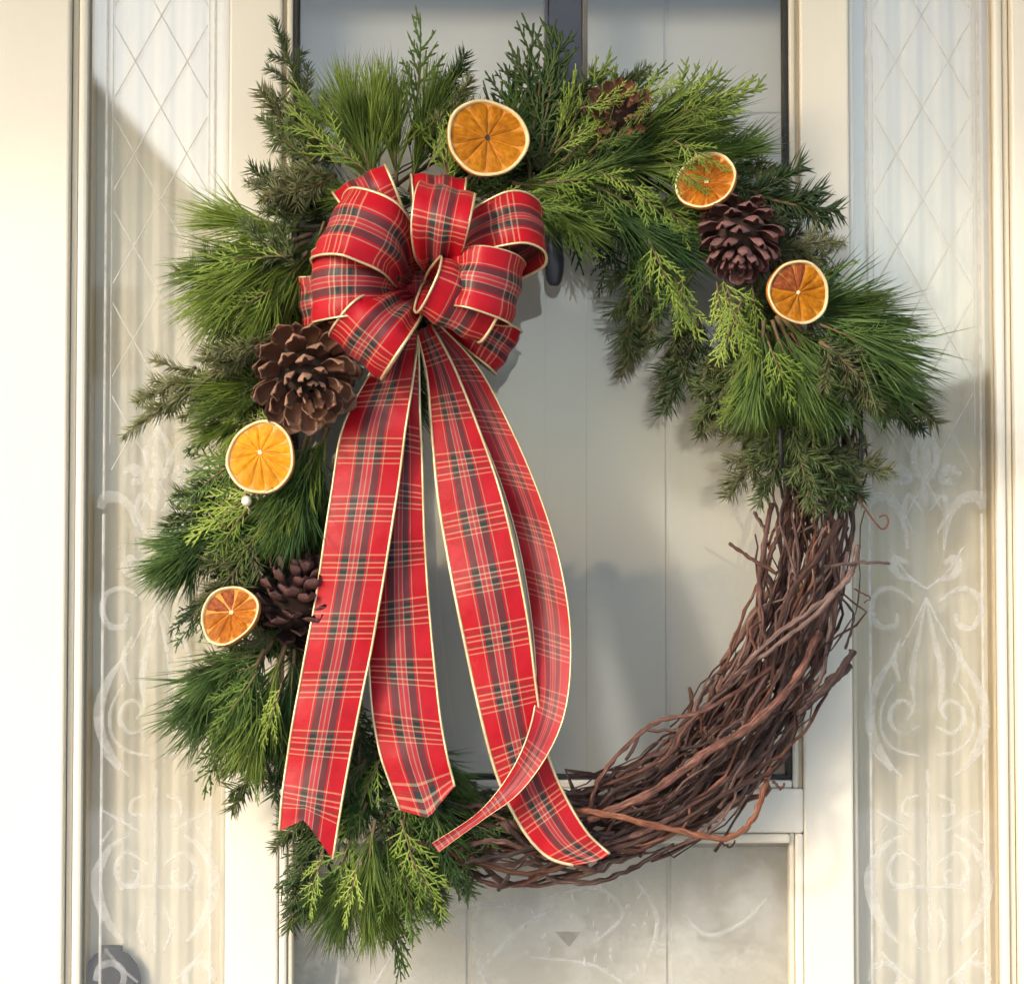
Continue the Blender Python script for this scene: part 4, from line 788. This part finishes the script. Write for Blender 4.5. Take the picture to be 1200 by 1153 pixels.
# ------------------------------------------------------------------ dried orange slices
def orange(px, py, y, r, face, spin, flesh, label, curl=0.0, squash=1.0, burnt=(), nseg=10, hole=False, off=(0, 0)):
    """face: which way the cut face looks (x right, y up, z to the viewer); spin turns it in its plane"""
    c = at(px, py, y); t = thing('orange_slice', label, 'orange slice', c, 'dried orange slices on the wreath')
    n = Vector((face[0], -face[2], face[1])).normalized(); ux = Vector((1, 0, 0)); ux = (ux - n * ux.dot(n)).normalized(); uy = n.cross(ux)
    cs, sn = math.cos(spin), math.sin(spin); ax = ux * cs + uy * sn; ay = uy * cs - ux * sn
    g = random.Random(int(px * 7 + py)); ph = [g.uniform(0, 6.28) for _ in range(4)]
    def W(rad, a, z):
        wob = 1 + 0.028 * math.sin(2 * a + ph[0]) + 0.018 * math.sin(3 * a + ph[1]) + 0.008 * math.sin(7 * a + ph[2])
        x, yy = rad * wob * math.cos(a), rad * wob * math.sin(a) * squash
        z2 = z + curl * (yy / r) ** 2 * r + 0.06 * r * math.sin(2 * a + ph[3]) * (rad / r) ** 2
        return c + ax * x + ay * yy + n * z2
    h = 0.0040; S = 72
    def ringmesh(prof, name, m):
        mb = MB(); rows = [mb.add([W(rr * r, 6.28319 * k / S, zz) for k in range(S)]) for rr, zz in prof]
        for i in range(len(prof) - 1):
            for k in range(S): mb.face((rows[i] + k, rows[i] + (k + 1) % S, rows[i + 1] + (k + 1) % S, rows[i + 1] + k))
        return mb.build(name, m, t)
    ringmesh([(0.93, -h), (0.985, -h * .9), (1.0, -h * .3), (1.0, h * .55), (0.992, h * .8)], 'peel', M['peel'])
    ringmesh([(0.991, h * .8), (0.97, h * 1.0), (0.93, h * .98), (0.915, h * .7), (0.905, h * .2)], 'pith', M['pith'])
    ringmesh([(0.93, -h), (0.5, -h * .6), (0.001, -h * .6)], 'back_membrane', M['membrane'])
    ringmesh([(0.91, h * .22), (0.5, h * .12), (0.001, h * .12)], 'membrane', M['membrane'])
    angs = []; a = 0.0
    ws = [g.uniform(0.8, 1.2) for _ in range(nseg)]; tot = sum(ws)
    ox, oy = off
    for i in range(nseg):
        a0 = a / tot * 6.28319; a += ws[i]; a1 = a / tot * 6.28319
        mb = MB(); nr, na = 6, 6; rows = []
        for j in range(nr + 1):
            v = j / nr; row = []; rr = (0.07 + 0.825 * v) * r
            gap = 0.006 * r + 0.02 * r * max(0, v - 0.85) * 5
            ga = min(gap / max(rr, 1e-5), (a1 - a0) * 0.42)
            for k in range(na + 1):
                u = k / na; an = a0 + ga + (a1 - a0 - 2 * ga) * u
                dome = math.sin(math.pi * min(1, max(0, u * 1.0))) ** 0.5 * math.sin(math.pi * min(0.96, 0.04 + v * 0.92)) ** 0.5
                round_in = 1 - 0.06 * v ** 6 * (2 * u - 1) ** 4
                px_ = W(rr * round_in, an, h * (0.15 + 0.5 * dome))
                px_ += (ax * ox + ay * oy) * r * (1 - v)
                row.append(px_)
            rows.append(mb.add(row))
        for j in range(nr):
            for k in range(na):
                mb.face((rows[j] + k, rows[j + 1] + k, rows[j + 1] + k + 1, rows[j] + k + 1), 0,
                        [(j / nr, (i + k / na) / nseg), ((j + 1) / nr, (i + k / na) / nseg), ((j + 1) / nr, (i + (k + 1) / na) / nseg), (j / nr, (i + (k + 1) / na) / nseg)])
        mb.build('segment', M['flesh_burnt'] if i in burnt else M[flesh], t)
    mb = MB(); k0 = mb.add([W(r * g.uniform(0.05, 0.095), 6.28319 * k / 11, h * 0.45) + (ax * ox + ay * oy) * r for k in range(11)]); k1 = mb.add([W(0, 0, h * (0.2 if hole else 0.8)) + (ax * ox + ay * oy) * r])
    for k in range(11): mb.face((k0 + k, k0 + (k + 1) % 11, k1))
    mb.build('core', M['seed'] if hole else M['pith'], t)
    return t
orange(571, 162, -.150, 0.0450, (0.15, 0.10, 1), 0.3, 'flesh_deep', 'largest dried orange slice, with a dark hole in its centre, above the bow', hole=True)
orange(828, 214, -.150, 0.0345, (-0.35, 0.35, 1), 0.9, 'flesh_brown', 'dried orange slice half hidden by green sprigs, just above the maroon pine cone', curl=0.12)
orange(935, 343, -.160, 0.0355, (0.25, -0.1, 1), 0.2, 'flesh_deep', 'dried orange slice with a browned patch, on the long pine needles at right', curl=0.10, burnt=(2, 3, 4), nseg=11)
orange(306, 536, -.160, 0.0400, (-0.2, 0.12, 1), 1.1, 'flesh_bright', 'brightest yellow-orange dried slice, below the large brown pine cone', off=(0.1, 0.08), nseg=12)
orange(271, 723, -.155, 0.0365, (-0.3, 0.25, 1), 0.72, 'flesh_brown', 'small curled dried orange slice with wide pale rind, at the lower left', curl=0.34, squash=0.84, burnt=(1, 2), nseg=9, off=(0.1, 0.1))

# little pearl below the bright slice
def ball(c, r, name, m, label, cat):
    mb = MB(); rows = [mb.add([c + Vector((r * math.sin(math.pi * j / 12) * math.cos(6.28319 * k / 20), r * math.sin(math.pi * j / 12) * math.sin(6.28319 * k / 20), r * math.cos(math.pi * j / 12))) for k in range(20)]) for j in range(13)]
    for j in range(12):
        for k in range(20): mb.face((rows[j] + k, rows[j + 1] + k, rows[j + 1] + (k + 1) % 20, rows[j] + (k + 1) % 20))
    q = c + Vector((0, 0.002, -r)); mb.tube([q, q + Vector((0.003, 0.012, -0.006)), q + Vector((0.004, 0.035, -0.008))], 0.0008, 5)
    return tag(mb.build(name, m), label, cat)
ball(at(289, 587, -.150), 0.0058, 'pearl_bead', M['pearl'], 'tiny cream pearl bead just below the brightest orange slice', 'bead')

# ------------------------------------------------------------------ pine cones
def scale_mesh(m_tip, m_body, wide=1.0, seed=0):
    """one cone scale, unit length along x: thin woody spoon, cupped at the end, pale thickened lip"""
    mb = MB(); n, k = 9, 9; top = []; bot = []
    for i in range(n + 1):
        t = i / n
        w = (0.13 + 0.29 * t ** 0.8) * wide if t < 0.70 else (0.13 + 0.29 * t ** 0.8) * wide * math.sqrt(max(0.0, 1 - ((t - 0.70) / 0.305) ** 2 * 0.97))
        lip = math.exp(-((t - 0.97) / 0.07) ** 2)
        th = 0.030 + 0.030 * lip
        up = 0.20 * t * t + 0.10 * max(0, t - 0.75) * 2
        rt, rb = [], []
        for j in range(k):
            u = 2 * j / (k - 1) - 1
            cup = (0.16 * u * u - 0.07) * wide * min(1, t * 1.6)
            keel = 0.05 * math.exp(-((t - 0.80) / 0.08) ** 2 - (u / 0.3) ** 2)
            x = t + (0.03 * (1 - u * u) if i == n else 0)
            rt.append((x, u * w, up + cup + th * 0.5 + 0.02 * lip)); rb.append((x - 0.012, u * w * 0.97, up + cup - th - keel))
        top.append(mb.add(rt)); bot.append(mb.add(rb))
    for i in range(n):
        for j in range(k - 1):
            mi = 1 if (i >= n - 1 or (i >= n - 3 and j in (0, k - 2))) else 0
            mb.face((top[i] + j, top[i + 1] + j, top[i + 1] + j + 1, top[i] + j + 1), mi); mb.face((bot[i] + j, bot[i] + j + 1, bot[i + 1] + j + 1, bot[i + 1] + j), 1 if i >= n - 3 else 0)
        mi = 1 if i >= n - 4 else 0
        mb.face((top[i], bot[i], bot[i + 1], top[i + 1]), mi); mb.face((top[i] + k - 1, top[i + 1] + k - 1, bot[i + 1] + k - 1, bot[i] + k - 1), mi)
    for j in range(k - 1): mb.face((top[n] + j, bot[n] + j, bot[n] + j + 1, top[n] + j + 1), 1)
    return mb.mesh('cone_scale', [m_body, m_tip])
def cone(px, py, y, size, axis, body, tip, label, nsc=58, elong=1.0, wide=1.0, openness=1.0):
    c = at(px, py, y); t = thing('pine_cone', label, 'pine cone', c, 'pine cones on the wreath')
    ax = Vector((axis[0], -axis[2], axis[1])).normalized(); q = ax.to_track_quat('Z', 'Y').to_matrix()
    Rr = size / 2; H = size * 0.95 * elong
    g = random.Random(int(px)); meshes = [scale_mesh(M[tip], M[body], wide * w, i) for i, w in enumerate((0.92, 1.0, 1.1))]
    mb = MB(); prof = [(0.02, -.5), (.24, -.42), (.34, -.2), (.32, .1), (.2, .34), (.02, .48)]; rows = [mb.add([c + q @ Vector((a * size * math.cos(6.28319 * k / 14), a * size * math.sin(6.28319 * k / 14), b * H)) for k in range(14)]) for a, b in prof]
    for i in range(5):
        for k in range(14): mb.face((rows[i] + k, rows[i] + (k + 1) % 14, rows[i + 1] + (k + 1) % 14, rows[i + 1] + k))
    mb.build('core', M['cone_core'], t)
    for i in range(nsc):
        f = (i + 0.5) / nsc; a = i * 2.39996 + g.uniform(-.09, .09)
        h = (-0.46 + 0.92 * f ** 0.92) * H
        r0 = size * 0.20 * math.sin(math.pi * min(0.97, 0.12 + 0.86 * f)) ** 0.7
        tilt = R((-22 + 88 * f ** 1.1)) * openness + g.uniform(-.12, .12)     # low scales point out, tip scales point along the axis
        ln = size * 0.36 * (0.62 + 0.55 * math.sin(math.pi * min(1, 0.16 + 0.84 * f))) * g.uniform(0.9, 1.08)
        if f > 0.9: ln *= 0.8
        rad = Vector((math.cos(a), math.sin(a), 0)); d = rad * math.cos(tilt) + Vector((0, 0, 1)) * math.sin(tilt)
        w = Vector((-math.sin(a), math.cos(a), 0)); u = d.cross(w)
        p = rad * r0 + Vector((0, 0, h))
        mt = Matrix(((d.x * ln, w.x * ln, u.x * ln, p.x), (d.y * ln, w.y * ln, u.y * ln, p.y), (d.z * ln, w.z * ln, u.z * ln, p.z), (0, 0, 0, 1)))
        o = bpy.data.objects.new('scale', meshes[i % 3]); col.objects.link(o); o.parent = t
        o.matrix_basis = q.to_4x4() @ mt
    return t
cone(358, 440, -.165, 0.105, (0.22, -0.45, 0.85), 'cone_brown', 'cone_tan', 'large warm brown pine cone with open scales, left of the bow', 56, 0.95, 0.78)
cone(350, 702, -.108, 0.090, (0.15, 0.85, 0.5), 'cone_black', 'cone_maroon', 'very dark pine cone half covered by the left ribbon tail', 64, 1.0, 0.95)
cone(868, 278, -.148, 0.079, (-0.1, -0.88, 0.45), 'cone_maroon', 'cone_lip', 'dark maroon pine cone between two orange slices at right', 60, 1.0, 0.95, 0.9)
cone(726, 134, -.126, 0.068, (-0.1, 0.15, 0.98), 'cone_brown', 'cone_brown', 'small pine cone half buried in cedar at the top of the wreath', 40, 0.95, 0.75)

# ------------------------------------------------------------------ the tartan bow
bow = thing('ribbon_bow', 'red tartan bow with gold wired edges and four long tails', 'bow', at(485, 335, -.15))
def ribbon(Lp, Rp, name, v0=0.0, arch=0.0, flip=False, cols=8, crease=0.0, thick=0.0007):
    """a strip between two edge lines; the plaid side looks along (across x along)"""
    n = len(Lp); mb = MB(); fr, bk = [], []; vv = [v0]
    for i in range(1, n): vv.append(vv[-1] + (((Lp[i] + Rp[i]) / 2) - ((Lp[i - 1] + Rp[i - 1]) / 2)).length)
    for i in range(n):
        al = ((Lp[min(i + 1, n - 1)] + Rp[min(i + 1, n - 1)]) - (Lp[max(i - 1, 0)] + Rp[max(i - 1, 0)])); ac = Rp[i] - Lp[i]
        nn = ac.cross(al); nn = nn.normalized() if nn.length > 1e-9 else Vector((0, -1, 0))
        if flip: nn = -nn
        a_, b_ = [], []
        for k in range(cols + 1):
            u = k / cols
            cq = crease[i] if hasattr(crease, '__len__') else crease
            o = nn * (arch * math.sin(math.pi * u) + cq * math.sin(u * 14 + i * 0.12 + v0 * 90))
            p = Lp[i].lerp(Rp[i], u) + o
            a_.append(p + nn * thick / 2); b_.append(p - nn * thick / 2)
        fr.append(mb.add(a_)); bk.append(mb.add(b_))
    for i in range(n - 1):
        for k in range(cols):
            uvq = [(k / cols, vv[i]), ((k + 1) / cols, vv[i]), ((k + 1) / cols, vv[i + 1]), (k / cols, vv[i + 1])]
            f = (fr[i] + k, fr[i] + k + 1, fr[i + 1] + k + 1, fr[i + 1] + k); bq = (bk[i] + k, bk[i] + k + 1, bk[i + 1] + k + 1, bk[i + 1] + k)
            if flip: mb.face(tuple(reversed(f)), 0, list(reversed(uvq))); mb.face(bq, 1, uvq)
            else: mb.face(f, 0, uvq); mb.face(tuple(reversed(bq)), 1, list(reversed(uvq)))
    o = mb.build(name, [M['tartan'], M['tartan_back']], bow)
    return o
def gold_edges(o, Lp, Rp, r=0.0017, flat=0.75):
    for P in (Lp, Rp):
        mb = MB(); mb.tube(P, r, 6, flat=flat)
        e = mb.build('gold_edge', M['gold'], o); e.matrix_parent_inverse = Matrix.Identity(4)
        e.matrix_parent_inverse = o.matrix_parent_inverse.inverted() if False else Matrix.Identity(4)
def V3(r_, u_, f_): return Vector((r_, -f_, u_))
def loop(px, py, y, d, L, H, W, n=None, w=None, v0=0.0, pinch=0.20, skew=0.0, lean=0.0):
    c = at(px, py, y); d = V3(*d).normalized()
    if w is not None:
        w = V3(*w); w = (w - d * w.dot(d)).normalized(); nn = w.cross(d).normalized()
        if nn.y > 0: pass
    else:
        nv = V3(*(n or (0, 0, 1))); nn = (nv - d * nv.dot(d)).normalized(); w = d.cross(nn).normalized()
    S = 44; Lp, Rp = [], []; cre = []
    for i in range(S):
        t = 2 * math.pi * (i + 0.6) / (S + 0.2)
        q = math.sin(t / 2)
        p = c + d * (L * (0.5 - 0.5 * math.cos(t)) ** 0.85) + nn * (H * math.sin(t) * q ** 0.9)
        hw = W / 2 * (pinch + (1 - pinch) * q ** 0.75)
        sk = w * skew * (t / math.pi - 1)
        tl = nn * lean * q
        kl = noise.noise(Vector((i * 0.16, v0 * 300, 1.0))) * 0.010 * q; kr = noise.noise(Vector((i * 0.16, v0 * 300, 9.0))) * 0.010 * q
        cre.append(0.0011 + 0.0055 * (1 - q) ** 1.1)
        Lp.append(p - w * hw + sk - tl + nn * kl); Rp.append(p + w * hw + sk + tl + nn * kr)
    o = ribbon(Lp, Rp, 'loop', v0, 0.0015, False, 12, cre)
    # the plaid side must look outwards from the loop
    mid = S // 4; al = (Lp[mid + 1] - Lp[mid - 1]); nm = (Rp[mid] - Lp[mid]).cross(al)
    out = (Lp[mid] + Rp[mid]) / 2 - (c + d * L * 0.5)
    if nm.dot(out) < 0:
        me = o.data
        for pl in me.polygons: pl.material_index = 1 - pl.material_index
    gold_edges(o, Lp, Rp)
    return o
LOOPS = [
    dict(px=478, py=318, y=-.118, d=(-.44, .82, .15), L=.116, H=.034, W=.066, v0=.01),
    dict(px=508, py=312, y=-.118, d=(.06, 1, .08), L=.100, H=.030, W=.062, v0=.03, n=(0.1, .3, 1)),
    dict(px=462, py=348, y=-.105, d=(-1, -.12, .02), L=.105, H=.028, W=.066, v0=.05),
    dict(px=512, py=362, y=-.102, d=(.74, -.45, -.05), L=.095, H=.026, W=.056, v0=.02),
    dict(px=507, py=322, y=-.142, d=(.84, .34, .40), L=.138, H=.042, W=.074, v0=.04, n=(-.22, .48, .88)),
    dict(px=502, py=338, y=-.145, d=(.72, -.08, .68), L=.122, H=.046, W=.072, v0=.06, n=(0, .1, 1)),
    dict(px=482, py=328, y=-.150, d=(-.66, .46, .60), L=.116, H=.054, W=.086, v0=.015, n=(-.1, .35, 1)),
    dict(px=482, py=340, y=-.150, d=(-.85, -.02, .55), L=.114, H=.048, W=.078, v0=.045),
    dict(px=484, py=348, y=-.152, d=(-.52, -.62, .60), L=.106, H=.046, W=.074, v0=.03),
    dict(px=512, py=322, y=-.152, d=(.10, .62, .78), L=.112, H=.046, W=.062, v0=.055),
    dict(px=520, py=342, y=-.158, d=(.32, -.26, .92), L=.080, H=.041, W=.080, v0=.02, w=(.90, -.42, .02), pinch=.55),
]
for q in LOOPS: loop(**q)
# gathered middle
mb = MB(); c = at(492, 335, -.148)
o = ribbon([c + V3(-.017 + .004 * math.sin(a), .020 * math.cos(a), .014 * math.sin(a)) for a in [i * 6.28319 / 23 for i in range(24)]],
           [c + V3(.017 + .004 * math.sin(a), .018 * math.cos(a), .012 * math.sin(a)) for a in [i * 6.28319 / 23 for i in range(24)]], 'knot', 0.02, 0.002)

def tail(Lpx, Rpx, name, v0, n=46, arch=0.003, flip=False, end=None, wave=0.0, edge=0.0020):
    Lp = spline([at(*p) for p in Lpx], n); Rp = spline([at(*p) for p in Rpx], n)
    for i in range(n):
        Lp[i].y += 0.008 * noise.noise(Vector((i * .22, v0 * 200, 3))); Rp[i].y += 0.008 * noise.noise(Vector((i * .22, v0 * 200, 7)))
        wv = wave * math.sin(i / n * 9 + v0 * 40); Lp[i].y += wv; Rp[i].y += wave * math.sin(i / n * 9 + 0.8 + v0 * 40)
    o = ribbon(Lp, Rp, name, v0, arch, flip, 10)
    if end:                                    # cut end: vertices of the last rows follow the cut
        me = o.data; cols = 10; rowlen = cols + 1
        for i in range(n - 5, n):
            f = (i - (n - 5)) / 4
            for half in (0, 1):
                base = i * 2 * rowlen + half * rowlen
                for k in range(rowlen):
                    u = k / cols; dv = end(u) * f
                    al = (Lp[-1].lerp(Rp[-1], u) - Lp[-6].lerp(Rp[-6], u)).normalized()
                    me.vertices[base + k].co += al * dv
        Lp = [p.copy() for p in Lp]; Rp = [p.copy() for p in Rp]
        for P, u in ((Lp, 0), (Rp, 1)):
            al = (P[-1] - P[-6]).normalized()
            for i in range(n - 5, n): P[i] += al * end(u) * (i - (n - 5)) / 4
    gold_edges(o, Lp, Rp, edge)
    return o
# far right tail hangs behind, then twists across in front
tail([(500, 385, -.135), (528, 430, -.120), (560, 500, -.112), (588, 570, -.110), (608, 640, -.112), (622, 720, -.120), (628, 800, -.138), (622, 850, -.152), (598, 905, -.160), (560, 952, -.158), (506, 988, -.150)],
     [(512, 378, -.135), (560, 430, -.122), (600, 505, -.120), (632, 580, -.122), (655, 655, -.128), (668, 735, -.138), (666, 812, -.150), (650, 868, -.160), (612, 925, -.166), (566, 960, -.162), (514, 998, -.152)], 'tail', 0.03, flip=False, arch=.002, edge=[0.0013 if i < 30 else max(0.0004, 0.0013 - (i - 30) * 0.00009) for i in range(46)])
tail([(488, 388, -.140), (500, 440, -.130), (506, 510, -.128), (514, 590, -.130), (527, 665, -.134), (543, 745, -.138), (560, 825, -.138), (582, 908, -.136), (610, 968, -.136), (640, 1003, -.138), (672, 1014, -.142)],
     [(505, 380, -.140), (532, 430, -.135), (562, 505, -.135), (586, 575, -.136), (604, 650, -.140), (619, 730, -.142), (629, 810, -.142), (641, 880, -.140), (661, 930, -.140), (688, 975, -.142), (714, 1000, -.146)], 'tail', 0.0, wave=.002, flip=True,
     end=lambda u: 0.006 * math.sin(math.pi * u))
tail([(470, 395, -.135), (452, 460, -.130), (445, 540, -.128), (438, 620, -.128), (434, 700, -.128), (432, 770, -.130), (436, 830, -.132), (446, 885, -.134), (464, 935, -.136)],
     [(490, 392, -.137), (492, 470, -.134), (495, 550, -.134), (497, 620, -.134), (501, 690, -.134), (508, 770, -.136), (516, 840, -.138), (524, 885, -.140), (531, 914, -.142)], 'tail', 0.045, wave=.002, flip=True,
     end=lambda u: 0.006 + 0.026 * max(0, 1 - abs(u - .42) / .6))
tail([(462, 388, -.146), (432, 440, -.142), (402, 500, -.142), (388, 580, -.144), (375, 670, -.146), (361, 750, -.148), (346, 830, -.150), (333, 910, -.152), (327, 976, -.154)],
     [(490, 390, -.148), (486, 430, -.150), (476, 500, -.152), (465, 580, -.154), (451, 670, -.156), (437, 750, -.156), (421, 830, -.158), (404, 920, -.158), (391, 1000, -.160)], 'tail', 0.02, wave=.0015, flip=True,
     end=lambda u: (-0.030 * (1 - abs(2 * u - 0.84) / 1.16) if True else 0) + 0.006)

# ------------------------------------------------------------------ across the street (mirrored in the panes)
def gable_house(x0, x1, y, eave, ridge, depth, wm, label, ridge_x=None):
    t = thing('house', label, 'house', ((x0 + x1) / 2, y, -0.02), 'houses across the street')
    rx = ridge_x if ridge_x is not None else (x0 + x1) / 2
    mb = MB(); b0 = mb.add([(x0, y, -.02), (x1, y, -.02), (x1, y, eave), (rx, y, ridge), (x0, y, eave), (x0, y - depth, -.02), (x1, y - depth, -.02), (x1, y - depth, eave), (rx, y - depth, ridge), (x0, y - depth, eave)])
    for q in ((4, 3, 2, 1, 0), (5, 6, 7, 8, 9), (0, 5, 9, 4), (1, 2, 7, 6)): mb.face([b0 + i for i in q])
    mb.build('wall', wm, t, False)
    for xe in (x0, x1):
        s = -1 if xe == x0 else 1; k = (ridge - eave) / abs(rx - xe)
        e = Vector((xe + s * 0.35, y + .3, eave - 0.35 * k)); r_ = Vector((rx, y + .3, ridge)); up = Vector((0, 0, .16)); bk = Vector((0, -depth - .6, 0)); lift = Vector((0, 0, .01))
        mb = MB(); b0 = mb.add([e + lift, r_ + lift, r_ + up, e + up, e + bk + lift, r_ + bk + lift, r_ + bk + up, e + bk + up])
        for q in ((0, 1, 2, 3), (7, 6, 5, 4), (0, 4, 5, 1), (3, 2, 6, 7), (0, 3, 7, 4), (1, 5, 6, 2)): mb.face([b0 + i for i in q])
        mb.build('roof', M['roof'], t, False)
    n = max(2, int((x1 - x0) / 2.4))
    for i in range(n):
        xm = x0 + (x1 - x0) * (i + 0.5) / n
        for zz in ((1.0, 2.4), (3.6, 4.9)):
            if zz[1] > eave: continue
            f = boxpart('window', xm - .55, xm + .55, y + 0.003, y + .06, zz[0], zz[1], M['white'], t, 0)
            g = boxpart('pane', xm - .45, xm + .45, y + 0.061, y + .07, zz[0] + .1, zz[1] - .1, M['window'], t, 0); g.parent = f; g.matrix_parent_inverse = Matrix.Identity(4)
    return t
gable_house(-11.5, -3.6, -22, 5.5, 10.1, 9, M['siding'], 'tall gabled house across the street, mirrored in the left sidelight')
gable_house(4.4, 12.5, -24, 3.3, 4.4, 9, M['brick'], 'low tan house across the street, mirrored in the right sidelight')
rh = random.Random(2)
mb = MB()
def leafbox(mb, c, s):
    d = Vector((rh.gauss(0, 1), rh.gauss(0, 1), rh.gauss(0, 1))).normalized(); a = d.orthogonal().normalized(); b_ = d.cross(a)
    i = mb.add([c + a * s, c + b_ * s * .5, c - a * s, c - b_ * s * .5]); mb.face((i, i + 1, i + 2, i + 3))
for i in range(9000): leafbox(mb, Vector((rh.uniform(-3.4, 4.2), -19.5 + rh.uniform(-.45, .45), rh.uniform(0.0, 1.25 + .2 * math.sin(rh.random() * 6)))), 0.11)
hed = thing('hedge', 'dense dark hedge across the street between the two houses', 'hedge', (0.4, -19.5, -0.02))
mb.build('leaves', M['hedge'], hed, False)['kind'] = 'stuff'
boxpart('thicket', -3.3, 4.1, -19.8, -19.2, -0.02, 1.15, M['hedge'], hed, 0)
def bare_tree(x, y, h, label, seed):
    g = random.Random(seed); t = thing('bare_tree', label, 'tree', (x, y, -0.02), 'bare trees across the street')
    tr, br = MB(), MB()
    def grow(p, d, l, r, lvl):
        n = 5; P = [p]
        for i in range(n):
            d = rdir(d, 0.16, g); P.append(P[-1] + d * l / n)
        (tr if lvl == 0 else br).tube(P, [r * (1 - .45 * i / n) for i in range(n + 1)], 7 if lvl < 2 else 4)
        if lvl >= 4: return
        for k in range(4 if lvl < 2 else 3):
            q = P[g.randrange(2, n + 1)]; dd = rdir(d, 0.75, g); dd.z = abs(dd.z) * 0.8 + 0.15
            grow(q, dd.normalized(), l * g.uniform(.5, .7), r * .52, lvl + 1)
    grow(Vector((x, y, -.02)), Vector((0, 0, 1)), h * .42, h * .02, 0)
    tr.build('trunk', M['bark'], t); br.build('branches', M['bark'], t)
    return t
bare_tree(5.6, -19.0, 6.4, 'bare tree across the street, mirrored in the right sidelight', 4)
